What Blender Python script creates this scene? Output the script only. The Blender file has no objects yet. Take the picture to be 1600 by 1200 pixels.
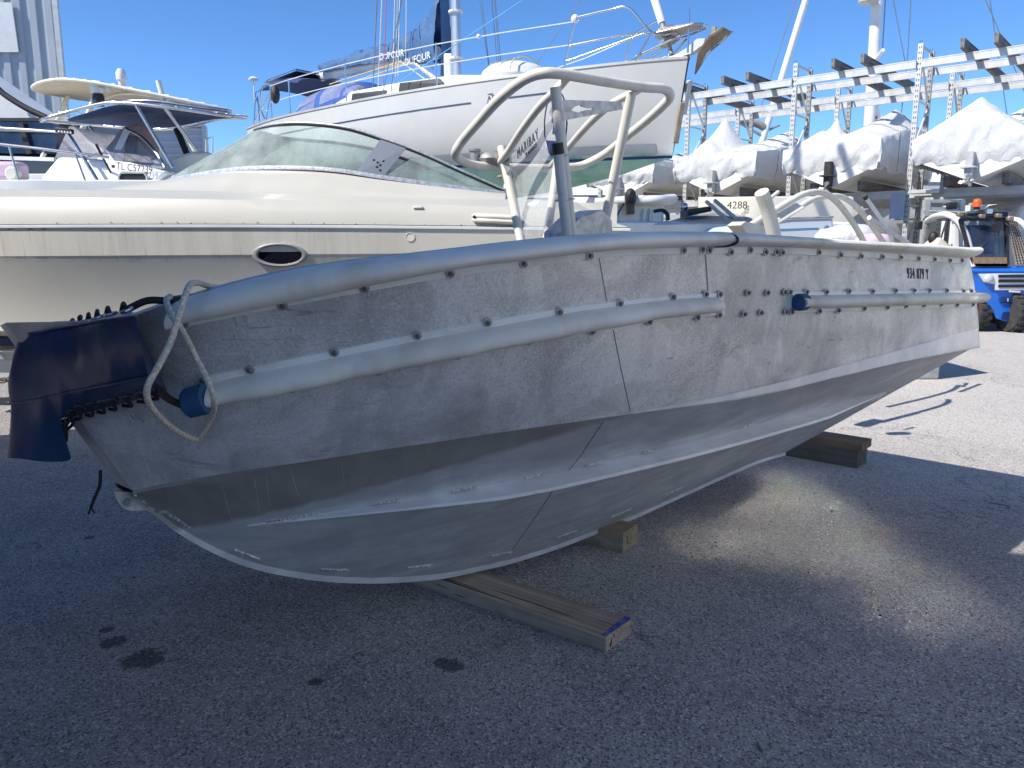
import bpy, bmesh, math, random
import numpy as np
from mathutils import Vector, Matrix
from mathutils.bvhtree import BVHTree
from mathutils import noise as mnoise
R = math.radians
random.seed(7)
S = bpy.context.scene
COL = S.collection

# ------------------------------------------------------------------ camera, world, sun, exposure
CAM_H, FPX, PITCH = 1.55, 1200.0, R(10.0)
cam = bpy.data.cameras.new("camera"); cam.lens = 27.0; cam.sensor_width = 36.0
cam.clip_start = 0.05; cam.clip_end = 3000
camo = bpy.data.objects.new("camera", cam); COL.objects.link(camo)
camo.location = (0, 0, CAM_H); camo.rotation_euler = (math.pi/2 - PITCH, 0, 0)
S.camera = camo

SUN_EL, SUN_AZ = R(47), R(28)            # shadows run towards (+cos az, +sin az)
w = bpy.data.worlds.new("World"); S.world = w; w.use_nodes = True
nt = w.node_tree
sky = nt.nodes.new("ShaderNodeTexSky"); sky.sky_type = 'NISHITA'; sky.sun_disc = False
to_sun = Vector((-math.cos(SUN_AZ)*math.cos(SUN_EL), -math.sin(SUN_AZ)*math.cos(SUN_EL), math.sin(SUN_EL)))
sky.sun_elevation = SUN_EL; sky.sun_rotation = math.atan2(to_sun.x, to_sun.y)
sky.air_density = 0.75; sky.dust_density = 0.0; sky.ozone_density = 4.0; sky.altitude = 2500
bg = nt.nodes["Background"]; bg.inputs[1].default_value = 0.10
hsv = nt.nodes.new("ShaderNodeHueSaturation"); hsv.inputs["Saturation"].default_value = 1.14      # the camera's vivid blue
nt.links.new(sky.outputs[0], hsv.inputs["Color"]); nt.links.new(hsv.outputs[0], bg.inputs[0])
sl = bpy.data.lights.new("sun", 'SUN'); sl.energy = 2.8; sl.angle = R(0.5); sl.color = (1, .955, .88)
so = bpy.data.objects.new("sun", sl); COL.objects.link(so)
so.location = (-20, -10, 30); so.rotation_euler = (-to_sun).to_track_quat('-Z', 'Y').to_euler()
S.view_settings.view_transform = 'Standard'; S.view_settings.look = 'None'
S.view_settings.gamma = 1; S.view_settings.exposure = 1.25
S.cycles.max_bounces = 8; S.cycles.transparent_max_bounces = 16
S.cycles.caustics_reflective = True; S.cycles.caustics_refractive = False
S.cycles.sample_clamp_indirect = 0; S.cycles.blur_glossy = 0.0

# ------------------------------------------------------------------ picture rays -> places in the world
def ray(x, y):
    u = (x-800)/FPX; v = (600-y)/FPX
    return Vector((u, math.cos(PITCH)+math.sin(PITCH)*v, -math.sin(PITCH)+math.cos(PITCH)*v))
EYE = Vector((0, 0, CAM_H))
def at(x, y, Y):
    d = ray(x, y); return EYE + d*(Y/d.y)
def at_z(x, y, z=0.0):
    d = ray(x, y); return EYE + d*((z-CAM_H)/d.z)
def at_plane(x, y, p0, n):
    d = ray(x, y); n = Vector(n); return EYE + d*((Vector(p0)-EYE).dot(n)/d.dot(n))

def hermite(xs, ys):
    """smooth monotone-ish interpolation through (xs, ys)"""
    xs = list(xs); ys = list(ys); n = len(xs)
    m = []
    d = [(ys[i+1]-ys[i])/(xs[i+1]-xs[i]) for i in range(n-1)]
    for i in range(n):
        if i == 0: m.append(d[0])
        elif i == n-1: m.append(d[-1])
        else: m.append(0.0 if d[i-1]*d[i] <= 0 and False else (d[i-1]+d[i])/2)
    def f(x):
        if x <= xs[0]: return ys[0]+m[0]*(x-xs[0])
        if x >= xs[-1]: return ys[-1]+m[-1]*(x-xs[-1])
        i = 0
        while xs[i+1] < x: i += 1
        h = xs[i+1]-xs[i]; t = (x-xs[i])/h
        return ((2*t**3-3*t*t+1)*ys[i]+(t**3-2*t*t+t)*h*m[i]+(-2*t**3+3*t*t)*ys[i+1]+(t**3-t*t)*h*m[i+1])
    return f
def catmull(pts, n=8, closed=False):
    pts = [Vector(p) for p in pts]; out = []
    N = len(pts); segs = N if closed else N-1
    for i in range(segs):
        if closed: p0, p1, p2, p3 = (pts[(i+k-1) % N] for k in range(4))
        else:
            p1, p2 = pts[i], pts[i+1]
            p0 = pts[i-1] if i else p1*2-p2
            p3 = pts[i+2] if i+2 < N else p2*2-p1
        for k in range(n):
            t = k/n
            out.append(0.5*((2*p1)+(p2-p0)*t+(2*p0-5*p1+4*p2-p3)*t*t+(3*p1-p0-3*p2+p3)*t**3))
    if not closed: out.append(pts[-1])
    return out
def resample(pts, n):
    pts = [Vector(p) for p in pts]
    L = [0.0]
    for a, b in zip(pts, pts[1:]): L.append(L[-1]+(b-a).length)
    out = []; j = 0
    for i in range(n):
        d = L[-1]*i/(n-1)
        while j < len(L)-2 and L[j+1] < d: j += 1
        t = (d-L[j])/max(1e-9, L[j+1]-L[j])
        out.append(pts[j].lerp(pts[j+1], t))
    return out

# ------------------------------------------------------------------ mesh builder
class MB:
    def __init__(s): s.v = []; s.f = []; s.m = []; s.cur = 0
    def vert(s, p): s.v.append(tuple(p)); return len(s.v)-1
    def face(s, idx): s.f.append(tuple(idx)); s.m.append(s.cur)
    def poly(s, pts): s.face([s.vert(p) for p in pts])
    def mat(s, i): s.cur = i; return s
    def box(s, c, size, M=None):
        c = Vector(c); hx, hy, hz = [q/2 for q in size]
        P = [Vector((x, y, z)) for z in (-hz, hz) for x, y in ((-hx, -hy), (hx, -hy), (hx, hy), (-hx, hy))]
        if M is not None: P = [M @ p for p in P]
        b = [s.vert(c+p) for p in P]
        for q in ((3, 2, 1, 0), (4, 5, 6, 7), (0, 1, 5, 4), (1, 2, 6, 5), (2, 3, 7, 6), (3, 0, 4, 7)):
            s.face([b[i] for i in q])
        return s
    def bar(s, a, b, wd, ht, up=(0, 0, 1)):
        """box beam from a to b, wd across, ht along up"""
        a = Vector(a); b = Vector(b); d = (b-a).normalized(); up = Vector(up)
        x = d.cross(up)
        if x.length < 1e-4: x = d.cross(Vector((1, 0, 0)))
        x.normalize(); z = x.cross(d).normalized()
        P = []
        for e in (a, b):
            for sx, sz in ((-1, -1), (1, -1), (1, 1), (-1, 1)):
                P.append(s.vert(e+x*(sx*wd/2)+z*(sz*ht/2)))
        for q in ((0, 1, 2, 3), (7, 6, 5, 4), (0, 4, 5, 1), (1, 5, 6, 2), (2, 6, 7, 3), (3, 7, 4, 0)):
            s.face([P[i] for i in q])
        return s
    def prism(s, pts, ext):
        ext = Vector(ext); n = len(pts)
        a = [s.vert(p) for p in pts]; b = [s.vert(Vector(p)+ext) for p in pts]
        s.face(a[::-1]); s.face(b)
        for i in range(n): j = (i+1) % n; s.face((a[i], a[j], b[j], b[i]))
        return s
    def tube(s, pts, r, seg=10, closed=False, caps=True):
        pts = [Vector(p) for p in pts]; n = len(pts)
        rr = r if callable(r) else (lambda t: r)
        T = []
        for i in range(n):
            if closed: d = pts[(i+1) % n]-pts[i-1]
            else: d = pts[min(n-1, i+1)]-pts[max(0, i-1)]
            T.append(d.normalized() if d.length > 1e-9 else Vector((0, 0, 1)))
        u = T[0].orthogonal().normalized(); rings = []
        for i in range(n):
            if i:
                u = (u-T[i]*u.dot(T[i]))
                u = u.normalized() if u.length > 1e-6 else T[i].orthogonal().normalized()
            v = T[i].cross(u); q = rr(i/max(1, n-1))
            rings.append([s.vert(pts[i]+(u*math.cos(k*2*math.pi/seg)+v*math.sin(k*2*math.pi/seg))*q) for k in range(seg)])
        for i in range(n if closed else n-1):
            A = rings[i]; B = rings[(i+1) % n]; off = 0
            if closed and i == n-1:
                best = None
                for o in range(seg):
                    e = sum((Vector(s.v[A[k]])-Vector(s.v[B[(k+o) % seg]])).length_squared for k in range(seg))
                    if best is None or e < best[0]: best = (e, o)
                off = best[1]
            for k in range(seg):
                s.face((A[k], A[(k+1) % seg], B[(k+1+off) % seg], B[(k+off) % seg]))
        if caps and not closed:
            s.face(rings[0][::-1]); s.face(rings[-1])
        return s
    def rod(s, a, b, r, seg=8): return s.tube([a, b], r, seg)
    def loft(s, secs, closed=False, cap0=False, cap1=False):
        I = [[s.vert(p) for p in c] for c in secs]
        for A, B in zip(I, I[1:]):
            n = len(A)
            for k in range(n if closed else n-1):
                j = (k+1) % n; s.face((A[k], A[j], B[j], B[k]))
        if cap0: s.face(I[0][::-1])
        if cap1: s.face(I[-1])
        return s
    def lathe(s, prof, c, axis=(0, 0, 1), seg=16, cap=True):
        """prof: (radius, height) pairs along axis"""
        c = Vector(c); ax = Vector(axis).normalized(); u = ax.orthogonal().normalized(); v = ax.cross(u)
        rings = [[s.vert(c+ax*h+(u*math.cos(k*2*math.pi/seg)+v*math.sin(k*2*math.pi/seg))*r) for k in range(seg)] for r, h in prof]
        for A, B in zip(rings, rings[1:]):
            for k in range(seg): s.face((A[k], A[(k+1) % seg], B[(k+1) % seg], B[k]))
        if cap: s.face(rings[0][::-1]); s.face(rings[-1])
        return s
    def ball(s, c, r, seg=10, sc=(1, 1, 1)):
        c = Vector(c); n = seg//2+1
        rings = []
        for i in range(1, n):
            a = math.pi*i/n
            rings.append([s.vert(c+Vector((r*sc[0]*math.sin(a)*math.cos(k*2*math.pi/seg), r*sc[1]*math.sin(a)*math.sin(k*2*math.pi/seg), r*sc[2]*math.cos(a)))) for k in range(seg)])
        t = s.vert(c+Vector((0, 0, r*sc[2]))); b = s.vert(c-Vector((0, 0, r*sc[2])))
        for k in range(seg):
            s.face((t, rings[0][k], rings[0][(k+1) % seg])); s.face((b, rings[-1][(k+1) % seg], rings[-1][k]))
        for A, B in zip(rings, rings[1:]):
            for k in range(seg): s.face((A[k], B[k], B[(k+1) % seg], A[(k+1) % seg]))
        return s
    def build(s, name, mats, parent=None, smooth=35, bevel=0, solid=0, base=None):
        """one mesh object; vertices are kept relative to the thing's base"""
        me = bpy.data.meshes.new(name)
        o0 = Vector((0, 0, 0))
        if parent is not None:
            r = parent
            while r.parent is not None: r = r.parent
            o0 = Vector(r.location)
        elif base is not None: o0 = Vector(base)
        elif s.v:
            a = np.array(s.v); o0 = Vector(((a[:, 0].min()+a[:, 0].max())/2, (a[:, 1].min()+a[:, 1].max())/2, a[:, 2].min()))
        me.from_pydata([tuple(Vector(p)-o0) for p in s.v], [], s.f)
        if not isinstance(mats, (list, tuple)): mats = [mats]
        for m in mats: me.materials.append(m)
        if len(mats) > 1: me.polygons.foreach_set("material_index", s.m)
        bm = bmesh.new(); bm.from_mesh(me)
        bmesh.ops.remove_doubles(bm, verts=bm.verts, dist=1e-5)
        bmesh.ops.recalc_face_normals(bm, faces=bm.faces)
        bm.to_mesh(me); bm.free()
        if smooth:
            me.shade_smooth(); me.set_sharp_from_angle(angle=R(smooth))
        me.update()
        o = bpy.data.objects.new(name, me); COL.objects.link(o)
        if parent is not None: o.parent = parent
        else: o.location = o0
        if solid:
            md = o.modifiers.new("solid", 'SOLIDIFY'); md.thickness = abs(solid); md.offset = 1 if solid > 0 else -1
        if bevel:
            md = o.modifiers.new("bevel", 'BEVEL'); md.width = bevel; md.segments = 2; md.limit_method = 'ANGLE'; md.angle_limit = R(30)
        return o

def tag(o, label=None, cat=None, group=None, kind=None):
    if label: o["label"] = label
    if cat: o["category"] = cat
    if group: o["group"] = group
    if kind: o["kind"] = kind
    return o
def thing(name, label, cat, loc, group=None):
    o = bpy.data.objects.new(name, None); COL.objects.link(o)
    o.location = loc; o.empty_display_size = .2
    return tag(o, label, cat, group)
def text_mesh(txt, size, ex=.001, align='CENTER', spacing=1.0, sx=1.0):
    c = bpy.data.curves.new("writing", 'FONT'); c.body = txt; c.size = size; c.extrude = ex
    c.align_x = align; c.align_y = 'CENTER'; c.space_character = spacing; c.resolution_u = 3
    o = bpy.data.objects.new("writing", c); COL.objects.link(o)
    bpy.context.view_layer.update()
    dg = bpy.context.evaluated_depsgraph_get()
    me = bpy.data.meshes.new_from_object(o.evaluated_get(dg))
    bpy.data.objects.remove(o); bpy.data.curves.remove(c)
    if sx != 1.0: me.transform(Matrix.Diagonal((sx, 1, 1, 1)))
    return me
def put_text(name, txt, size, pos, xdir, ydir, m, parent, **k):
    me = text_mesh(txt, size, **k); me.name = name
    x = Vector(xdir).normalized(); y = Vector(ydir); y = (y-x*y.dot(x)).normalized(); z = x.cross(y)
    Mx = Matrix((x, y, z)).transposed().to_4x4()
    me.transform(Mx)
    r = parent
    while r.parent is not None: r = r.parent
    me.transform(Matrix.Translation(Vector(pos)-Vector(r.location)))
    me.materials.clear(); me.materials.append(m)
    o = bpy.data.objects.new(name, me); COL.objects.link(o); o.parent = parent
    return o
# ------------------------------------------------------------------ materials
def new_mat(name):
    m = bpy.data.materials.new(name); m.use_nodes = True
    return m, m.node_tree, m.node_tree.nodes["Principled BSDF"]
class G:
    """small node-graph helper"""
    def __init__(s, nt): s.nt = nt
    def n(s, t, **k):
        q = s.nt.nodes.new(t)
        for a, b in k.items(): setattr(q, a, b)
        return q
    def link(s, a, b): s.nt.links.new(a, b)
    def coord(s, scale=(1, 1, 1), rot=(0, 0, 0), loc=(0, 0, 0)):
        t = s.n("ShaderNodeTexCoord"); mp = s.n("ShaderNodeMapping")
        mp.inputs["Scale"].default_value = scale; mp.inputs["Rotation"].default_value = rot; mp.inputs["Location"].default_value = loc
        s.link(t.outputs["Object"], mp.inputs[0]); return mp.outputs[0]
    def noise(s, vec, scale, detail=4, rough=.55, dist=0):
        q = s.n("ShaderNodeTexNoise"); q.inputs["Scale"].default_value = scale; q.inputs["Detail"].default_value = detail
        q.inputs["Roughness"].default_value = rough; q.inputs["Distortion"].default_value = dist
        s.link(vec, q.inputs["Vector"]); return q.outputs["Fac"]
    def voro(s, vec, scale, out="Distance"):
        q = s.n("ShaderNodeTexVoronoi"); q.inputs["Scale"].default_value = scale
        s.link(vec, q.inputs["Vector"]); return q.outputs[out]
    def ramp(s, fac, a, b, ca=(0, 0, 0, 1), cb=(1, 1, 1, 1)):
        q = s.n("ShaderNodeValToRGB"); q.color_ramp.elements[0].position = a; q.color_ramp.elements[1].position = b
        q.color_ramp.elements[0].color = ca; q.color_ramp.elements[1].color = cb
        s.link(fac, q.inputs[0]); return q.outputs[0]
    def mix(s, fac, a, b, mode='MIX'):
        q = s.n("ShaderNodeMix", data_type='RGBA', blend_type=mode)
        for v, i in ((fac, 0), (a, 6), (b, 7)):
            if hasattr(v, "node"): s.link(v, q.inputs[i])
            elif i == 0: q.inputs[0].default_value = v
            else: q.inputs[i].default_value = (*v[:3], 1)
        return q.outputs[2]
    def math(s, op, a, b=0.0, c=None, clamp=False):
        q = s.n("ShaderNodeMath", operation=op); q.use_clamp = clamp
        for i, v in enumerate((a, b) if c is None else (a, b, c)):
            if hasattr(v, "node"): s.link(v, q.inputs[i])
            else: q.inputs[i].default_value = v
        return q.outputs[0]
    def bump(s, h, strength, dist, bsdf, chain=None):
        q = s.n("ShaderNodeBump"); q.inputs["Strength"].default_value = strength; q.inputs["Distance"].default_value = dist
        s.link(h, q.inputs["Height"])
        if chain is not None: s.link(chain, q.inputs["Normal"])
        s.link(q.outputs[0], bsdf.inputs["Normal"]); return q.outputs[0]
    def sep(s, vec):
        q = s.n("ShaderNodeSeparateXYZ"); s.link(vec, q.inputs[0]); return q.outputs

def pbr(name, col, rough=.5, metal=0.0, col2=None, vs=3.0, lo=.35, hi=.7, bump=0, bs=60, bd=.002, streak=None, rv=0.0, spec=.5, coat=0):
    """plain worn surface: two colours broken up by noise, optional run-down streaks, fine bump"""
    m, t, b = new_mat(name); g = G(t)
    b.inputs["Roughness"].default_value = rough; b.inputs["Metallic"].default_value = metal
    b.inputs["Specular IOR Level"].default_value = spec; b.inputs["Coat Weight"].default_value = coat
    b.inputs["Base Color"].default_value = (*col, 1)
    if col2 is None: col2 = tuple(c*.82 for c in col)
    c = g.coord()
    nz = g.noise(c, vs, 6, .6)
    f = g.ramp(nz, lo, hi)
    cc = g.mix(f, col, col2)
    if streak:
        sc = g.noise(g.coord((streak[1], streak[1], streak[1]*.06)), 1.0, 4, .6)
        cc = g.mix(g.math('MULTIPLY', g.ramp(sc, .52, .72), streak[2]), cc, streak[0])
    g.link(cc, b.inputs["Base Color"])
    if rv:
        rr = g.math('MULTIPLY_ADD', g.noise(c, vs*2.3, 5), rv, rough-rv/2)
        g.link(rr, b.inputs["Roughness"])
    if bump:
        g.bump(g.noise(c, bs, 4, .6), bump, bd, b)
    return m

def glass_mat(name, tint, alpha, dust=.15, dustcol=(.6, .63, .6), rough=.03):
    """thin pane: see-through, mirror-like at a slant, with a film of dust"""
    m = bpy.data.materials.new(name); m.use_nodes = True; t = m.node_tree; g = G(t)
    t.nodes.remove(t.nodes["Principled BSDF"]); out = t.nodes["Material Output"]
    tr = g.n("ShaderNodeBsdfTransparent"); tr.inputs[0].default_value = (*tint, 1)
    gl = g.n("ShaderNodeBsdfGlossy"); gl.inputs["Roughness"].default_value = rough
    df = g.n("ShaderNodeBsdfDiffuse"); df.inputs[0].default_value = (*dustcol, 1)
    fr = g.n("ShaderNodeFresnel"); fr.inputs[0].default_value = 1.45
    m1 = g.n("ShaderNodeMixShader"); g.link(fr.outputs[0], m1.inputs[0]); g.link(tr.outputs[0], m1.inputs[1]); g.link(gl.outputs[0], m1.inputs[2])
    c = g.coord(); nz = g.ramp(g.noise(c, 3.0, 6, .65), .3, .75, (dust*.45,)*3+(1,), (dust*1.5,)*3+(1,))
    m2 = g.n("ShaderNodeMixShader"); g.link(nz, m2.inputs[0]); g.link(m1.outputs[0], m2.inputs[1]); g.link(df.outputs[0], m2.inputs[2])
    g.link(m2.outputs[0], out.inputs[0])
    return m

def asphalt():
    m, t, b = new_mat("asphalt"); g = G(t)
    c = g.coord()
    big = g.noise(c, .35, 5, .6); mid = g.noise(c, 2.2, 6, .65)
    base = g.mix(g.ramp(big, .42, .58), (.305, .282, .27), (.38, .352, .338))
    base = g.mix(g.math('MULTIPLY', g.ramp(mid, .42, .62), .7), base, (.23, .212, .214))
    # sunlight put into the colour: ground turns paler and warmer to the far right
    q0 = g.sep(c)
    sun_pale = g.math('ADD', g.math('MULTIPLY', q0[0], .42), g.math('MULTIPLY', q0[1], .62))
    sun_pale = g.math('ADD', sun_pale, g.math('MULTIPLY', g.math('SUBTRACT', g.noise(c, .9, 5, .65), .5), 2.2))
    sun_pale = g.n("ShaderNodeMapRange", interpolation_type='SMOOTHSTEP').outputs[0] if False else g.math('MULTIPLY', g.math('SUBTRACT', sun_pale, 3.4), .42, clamp=True)
    base = g.mix(g.math('MULTIPLY', sun_pale, .8), base, (.60, .555, .51))
    base = g.mix(g.math('MULTIPLY', g.ramp(g.noise(g.coord(loc=(7, 2, 0)), 1.1, 4, .6), .5, .72), .25), base, (.25, .195, .24))
    ck = g.n("ShaderNodeTexVoronoi", feature='DISTANCE_TO_EDGE'); ck.inputs["Scale"].default_value = .55
    wv = g.n("ShaderNodeVectorMath", operation='ADD'); g.link(c, wv.inputs[0])
    wn = g.n("ShaderNodeTexNoise"); wn.inputs["Scale"].default_value = 2.5; wn.inputs["Detail"].default_value = 6; g.link(c, wn.inputs["Vector"]); g.link(wn.outputs["Color"], wv.inputs[1]); g.link(wv.outputs[0], ck.inputs["Vector"])
    crack = g.math('MULTIPLY', g.ramp(ck.outputs["Distance"], .002, .006, (1, 1, 1, 1), (0, 0, 0, 1)), g.ramp(g.noise(c, .5, 3), .46, .54))
    # crushed stone showing through the binder
    cell = g.voro(c, 140, "Color"); cs = g.sep(cell)
    st = g.ramp(cs[0], .72, .95)
    base = g.mix(g.math('MULTIPLY', st, .8), base, (.58, .56, .53))
    dk = g.ramp(cs[1], .70, .9)
    base = g.mix(g.math('MULTIPLY', dk, .75), base, (.05, .05, .055))
    fine = g.noise(c, 190, 3, .7)
    base = g.mix(g.math('MULTIPLY', g.ramp(fine, .55, .72), .55), base, (.3, .3, .3))
    base = g.mix(g.math('MULTIPLY', g.ramp(fine, .25, .45, (1, 1, 1, 1), (0, 0, 0, 1)), .5), base, (.07, .07, .075))
    base = g.mix(g.math('MULTIPLY', crack, .5), base, (.03, .03, .034))
    # oil drips
    xyz = g.sep(c); wob = g.noise(c, 22, 4, .6)
    stain = None
    for px, py, rx in ((178, 1003, .055), (222, 1030, .085), (165, 985, .03), (492, 1066, .03), (705, 1040, .055), (140, 840, .03), (690, 1035, .04)):
        p = at_z(px, py)
        dx = g.math('SUBTRACT', xyz[0], p.x); dy = g.math('SUBTRACT', xyz[1], p.y)
        d = g.math('SQRT', g.math('ADD', g.math('POWER', g.math('ABSOLUTE', dx), 2.0), g.math('POWER', g.math('ABSOLUTE', dy), 2.0)))
        d = g.math('ADD', d, g.math('MULTIPLY', g.math('SUBTRACT', wob, .5), rx*1.5))
        k = g.math('SUBTRACT', 1.0, g.math('DIVIDE', d, rx)); k = g.math('MULTIPLY', k, 4.0, clamp=True)
        stain = k if stain is None else g.math('MAXIMUM', stain, k)
    base = g.mix(g.math('MULTIPLY', stain, .72), base, (.02, .021, .025))
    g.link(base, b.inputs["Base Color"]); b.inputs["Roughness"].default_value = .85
    b.inputs["Specular IOR Level"].default_value = .3
    h = g.math('ADD', g.math('MULTIPLY', g.voro(c, 140), .6), g.math('MULTIPLY', fine, .7))
    g.bump(h, .85, .006, b)
    return m

def alu(name, lo, hi, rough=.48, metal=.85, spots=True, brush=None, stain=None):
    """bare aluminium sheet: mottled oxide, salt specks, scuffs"""
    m, t, b = new_mat(name); g = G(t); c = g.coord()
    b.inputs["Metallic"].default_value = metal
    big = g.ramp(g.noise(c, 2.6, 8, .68, .8), .38, .60)
    col = g.mix(big, lo, hi)
    if spots:
        sp = g.noise(c, 150, 4, .75)
        amt = g.math('MULTIPLY', g.ramp(g.noise(g.coord(loc=(3, 1, 2)), 1.7, 4), .36, .60), .55)
        col = g.mix(g.math('MULTIPLY', g.ramp(sp, .45, .60), amt), col, tuple(min(1, q*1.28) for q in hi))
        col = g.mix(g.math('MULTIPLY', g.ramp(g.noise(c, 105, 4, .75), .54, .66), .36), col, tuple(q*.55 for q in lo))
        st = g.noise(g.coord((7, 7, .5)), 1.0, 5, .65)
        col = g.mix(g.math('MULTIPLY', g.ramp(st, .52, .72), .35), col, tuple(q*.6 for q in lo))
        st2 = g.noise(g.coord((16, 16, .7), loc=(5, 3, 1)), 1.0, 4, .6)
        col = g.mix(g.math('MULTIPLY', g.ramp(st2, .6, .75), .35), col, tuple(min(1, q*1.3) for q in hi))
    if spots:
        ax = math.atan2(.6394, .76888)
        sc_ = g.noise(g.coord((2.2, 16, 26), (0, 0, -ax)), 1.0, 5, .7, .4)
        where_ = g.ramp(g.noise(g.coord(loc=(9, 4, 1)), 1.3, 3), .45, .6)
        col = g.mix(g.math('MULTIPLY', g.math('MULTIPLY', g.ramp(sc_, .60, .68), where_), .7), col, tuple(q*.42 for q in lo))
        col = g.mix(g.math('MULTIPLY', g.math('MULTIPLY', g.ramp(sc_, .30, .38, (1, 1, 1, 1), (0, 0, 0, 1)), where_), .5), col, tuple(min(1, q*1.3) for q in hi))
        ed = g.ramp(g.noise(g.coord(loc=(1, 8, 3)), 2.1, 7, .7, 1.2), .50, .56)
        col = g.mix(g.math('MULTIPLY', ed, .24), col, tuple(q*.68 for q in lo))
    if brush:
        br = g.noise(g.coord(brush[0], brush[1]), 1.0, 4, .6, .6)
        col = g.mix(g.math('MULTIPLY', g.ramp(br, .38, .68), .75), col, brush[2])
    if stain:
        nrm, dd, scol = stain
        dp = g.n("ShaderNodeVectorMath", operation='DOT_PRODUCT'); g.link(c, dp.inputs[0]); dp.inputs[1].default_value = nrm
        k = g.math('SUBTRACT', dp.outputs["Value"], dd)
        k = g.math('ADD', k, g.math('MULTIPLY', g.math('SUBTRACT', g.noise(c, 14, 4), .5), .035))
        k = g.math('MULTIPLY_ADD', k, 45.0, .5, clamp=True)
        sc = g.mix(g.ramp(g.noise(g.coord((5, 5, .8)), 1.6, 5), .3, .75), scol, tuple(q*.62 for q in scol))
        col = g.mix(g.math('MULTIPLY', k, .85), col, sc)
    g.link(col, b.inputs["Base Color"])
    g.link(g.math('MULTIPLY_ADD', g.noise(c, 9, 5), .24, rough-.1), b.inputs["Roughness"])
    g.bump(g.math('ADD', g.noise(c, 110, 3), g.math('MULTIPLY', g.noise(c, 1.8, 2), 6.0)), .22, .002, b)
    return m

def wood(name, light, dark, rot, gscale=26, rough=.8, endpaint=None):
    m, t, b = new_mat(name); g = G(t)
    c = g.coord((1, 1, 1), rot)
    st = g.n("ShaderNodeMapping"); st.inputs["Scale"].default_value = (.7, gscale, gscale); g.link(c, st.inputs[0])
    gr = g.noise(st.outputs[0], 1.0, 7, .7, 1.2)
    col = g.mix(g.ramp(gr, .3, .7), dark, light)
    cr = g.n("ShaderNodeMapping"); cr.inputs["Scale"].default_value = (1.1, 46, 20); g.link(c, cr.inputs[0])
    crk = g.ramp(g.noise(cr.outputs[0], 1.0, 3, .5, .4), .62, .66)
    col = g.mix(crk, col, tuple(q*.12 for q in dark))
    col = g.mix(g.math('MULTIPLY', g.ramp(g.noise(c, 6, 5), .5, .75), .45), col, tuple(q*.6 for q in dark))
    g.link(col, b.inputs["Base Color"]); b.inputs["Roughness"].default_value = rough; b.inputs["Specular IOR Level"].default_value = .2
    g.bump(g.math('SUBTRACT', g.math('MULTIPLY', gr, .5), crk), .9, .004, b)
    return m

def gelcoat(name, col, dirt, z0=None, z1=None, amount=.7, rough=.3):
    """yellowed boat gel coat; rain-washed dirt runs between heights z0 and z1 (from the thing's base)"""
    m, t, b = new_mat(name); g = G(t); c = g.coord(); xyz = g.sep(c)
    cc = g.mix(g.ramp(g.noise(c, 1.1, 5, .6), .3, .75), col, tuple(q*.9 for q in col))
    if z0 is not None:
        run = g.noise(g.coord((9, 9, .35)), 1.0, 6, .7, .3)
        run2 = g.noise(g.coord((34, 34, .6)), 1.0, 3, .6)
        patch = g.ramp(g.noise(g.coord((1, 1, .1), loc=(2, 0, 0)), .8, 3), .38, .62)
        band = g.math('MULTIPLY', g.math('GREATER_THAN', xyz[2], z0), g.math('LESS_THAN', xyz[2], z1))
        k = g.math('ADD', g.math('MULTIPLY', g.ramp(run, .42, .72), .6), g.math('MULTIPLY', g.ramp(run2, .6, .68), .6), clamp=True)
        k = g.math('MULTIPLY', g.math('MULTIPLY', k, band), g.math('MULTIPLY', patch, amount))
        cc = g.mix(k, cc, dirt)
    sp = g.ramp(g.noise(c, 46, 3, .7), .68, .74)
    cc = g.mix(g.math('MULTIPLY', sp, .25), cc, dirt)
    g.link(cc, b.inputs["Base Color"]); g.link(g.math('MULTIPLY_ADD', g.noise(c, 5, 5), .25, rough-.08), b.inputs["Roughness"])
    b.inputs["Coat Weight"].default_value = .1
    return m

def corrugated(name, c1, c2, per_m, axis=0, rough=.5):
    m, t, b = new_mat(name); g = G(t); c = g.coord()
    col = g.mix(g.ramp(g.noise(c, .6, 5), .3, .7), c1, c2)
    st = g.noise(g.coord((3, 3, .15)), 1.0, 5, .6)
    col = g.mix(g.math('MULTIPLY', g.ramp(st, .5, .75), .3), col, tuple(q*.7 for q in c2))
    g.link(col, b.inputs["Base Color"]); b.inputs["Roughness"].default_value = rough
    return m

MT = {}
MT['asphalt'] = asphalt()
MT['bolt'] = pbr("bolt_steel", (.10, .10, .105), .45, .8, (.3, .29, .28), 40)
MT['washer'] = pbr("washer_steel", (.5, .5, .5), .5, .6, (.3, .3, .3), 60)
MT['fender'] = pbr("grey_white_rubber", (.82, .785, .70), .65, 0, (.64, .61, .54), 2.6, .4, .75, .3, 25, .003, ((.33, .29, .20), 5, .35), .2)
MT['fender_aft'] = pbr("weathered_cream_rubber", (.72, .70, .63), .68, 0, (.54, .53, .47), 4, .42, .75, .45, 22, .004, ((.36, .28, .15), 6, .45), .2)
MT['flange'] = pbr("white_flange", (.80, .80, .77), .5, 0, (.5, .5, .46), 6, .5, .8)
MT['plug'] = pbr("blue_foam", (.02, .09, .20), .7, 0, (.02, .08, .17), 20)
MT['navy'] = pbr("navy_vinyl", (.006, .026, .080), .42, 0, (.010, .040, .11), 2.5, .3, .7, .35, 16, .006, None, .2)
MT['sail_navy'] = pbr('faded_navy_sail_cover', (.025, .085, .21), .7, 0, (.05, .13, .27), 3, .35, .7, .5, 14, .02)
MT['navy_cloth'] = pbr("navy_canvas", (.012, .035, .12), .8, 0, (.02, .05, .17), 3, .3, .7, .4, 30, .004)
MT['blue_cloth'] = pbr("royal_blue_canvas", (.02, .07, .28), .8, 0, (.03, .10, .36), 4, .3, .7, .3, 30, .004)
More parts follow.
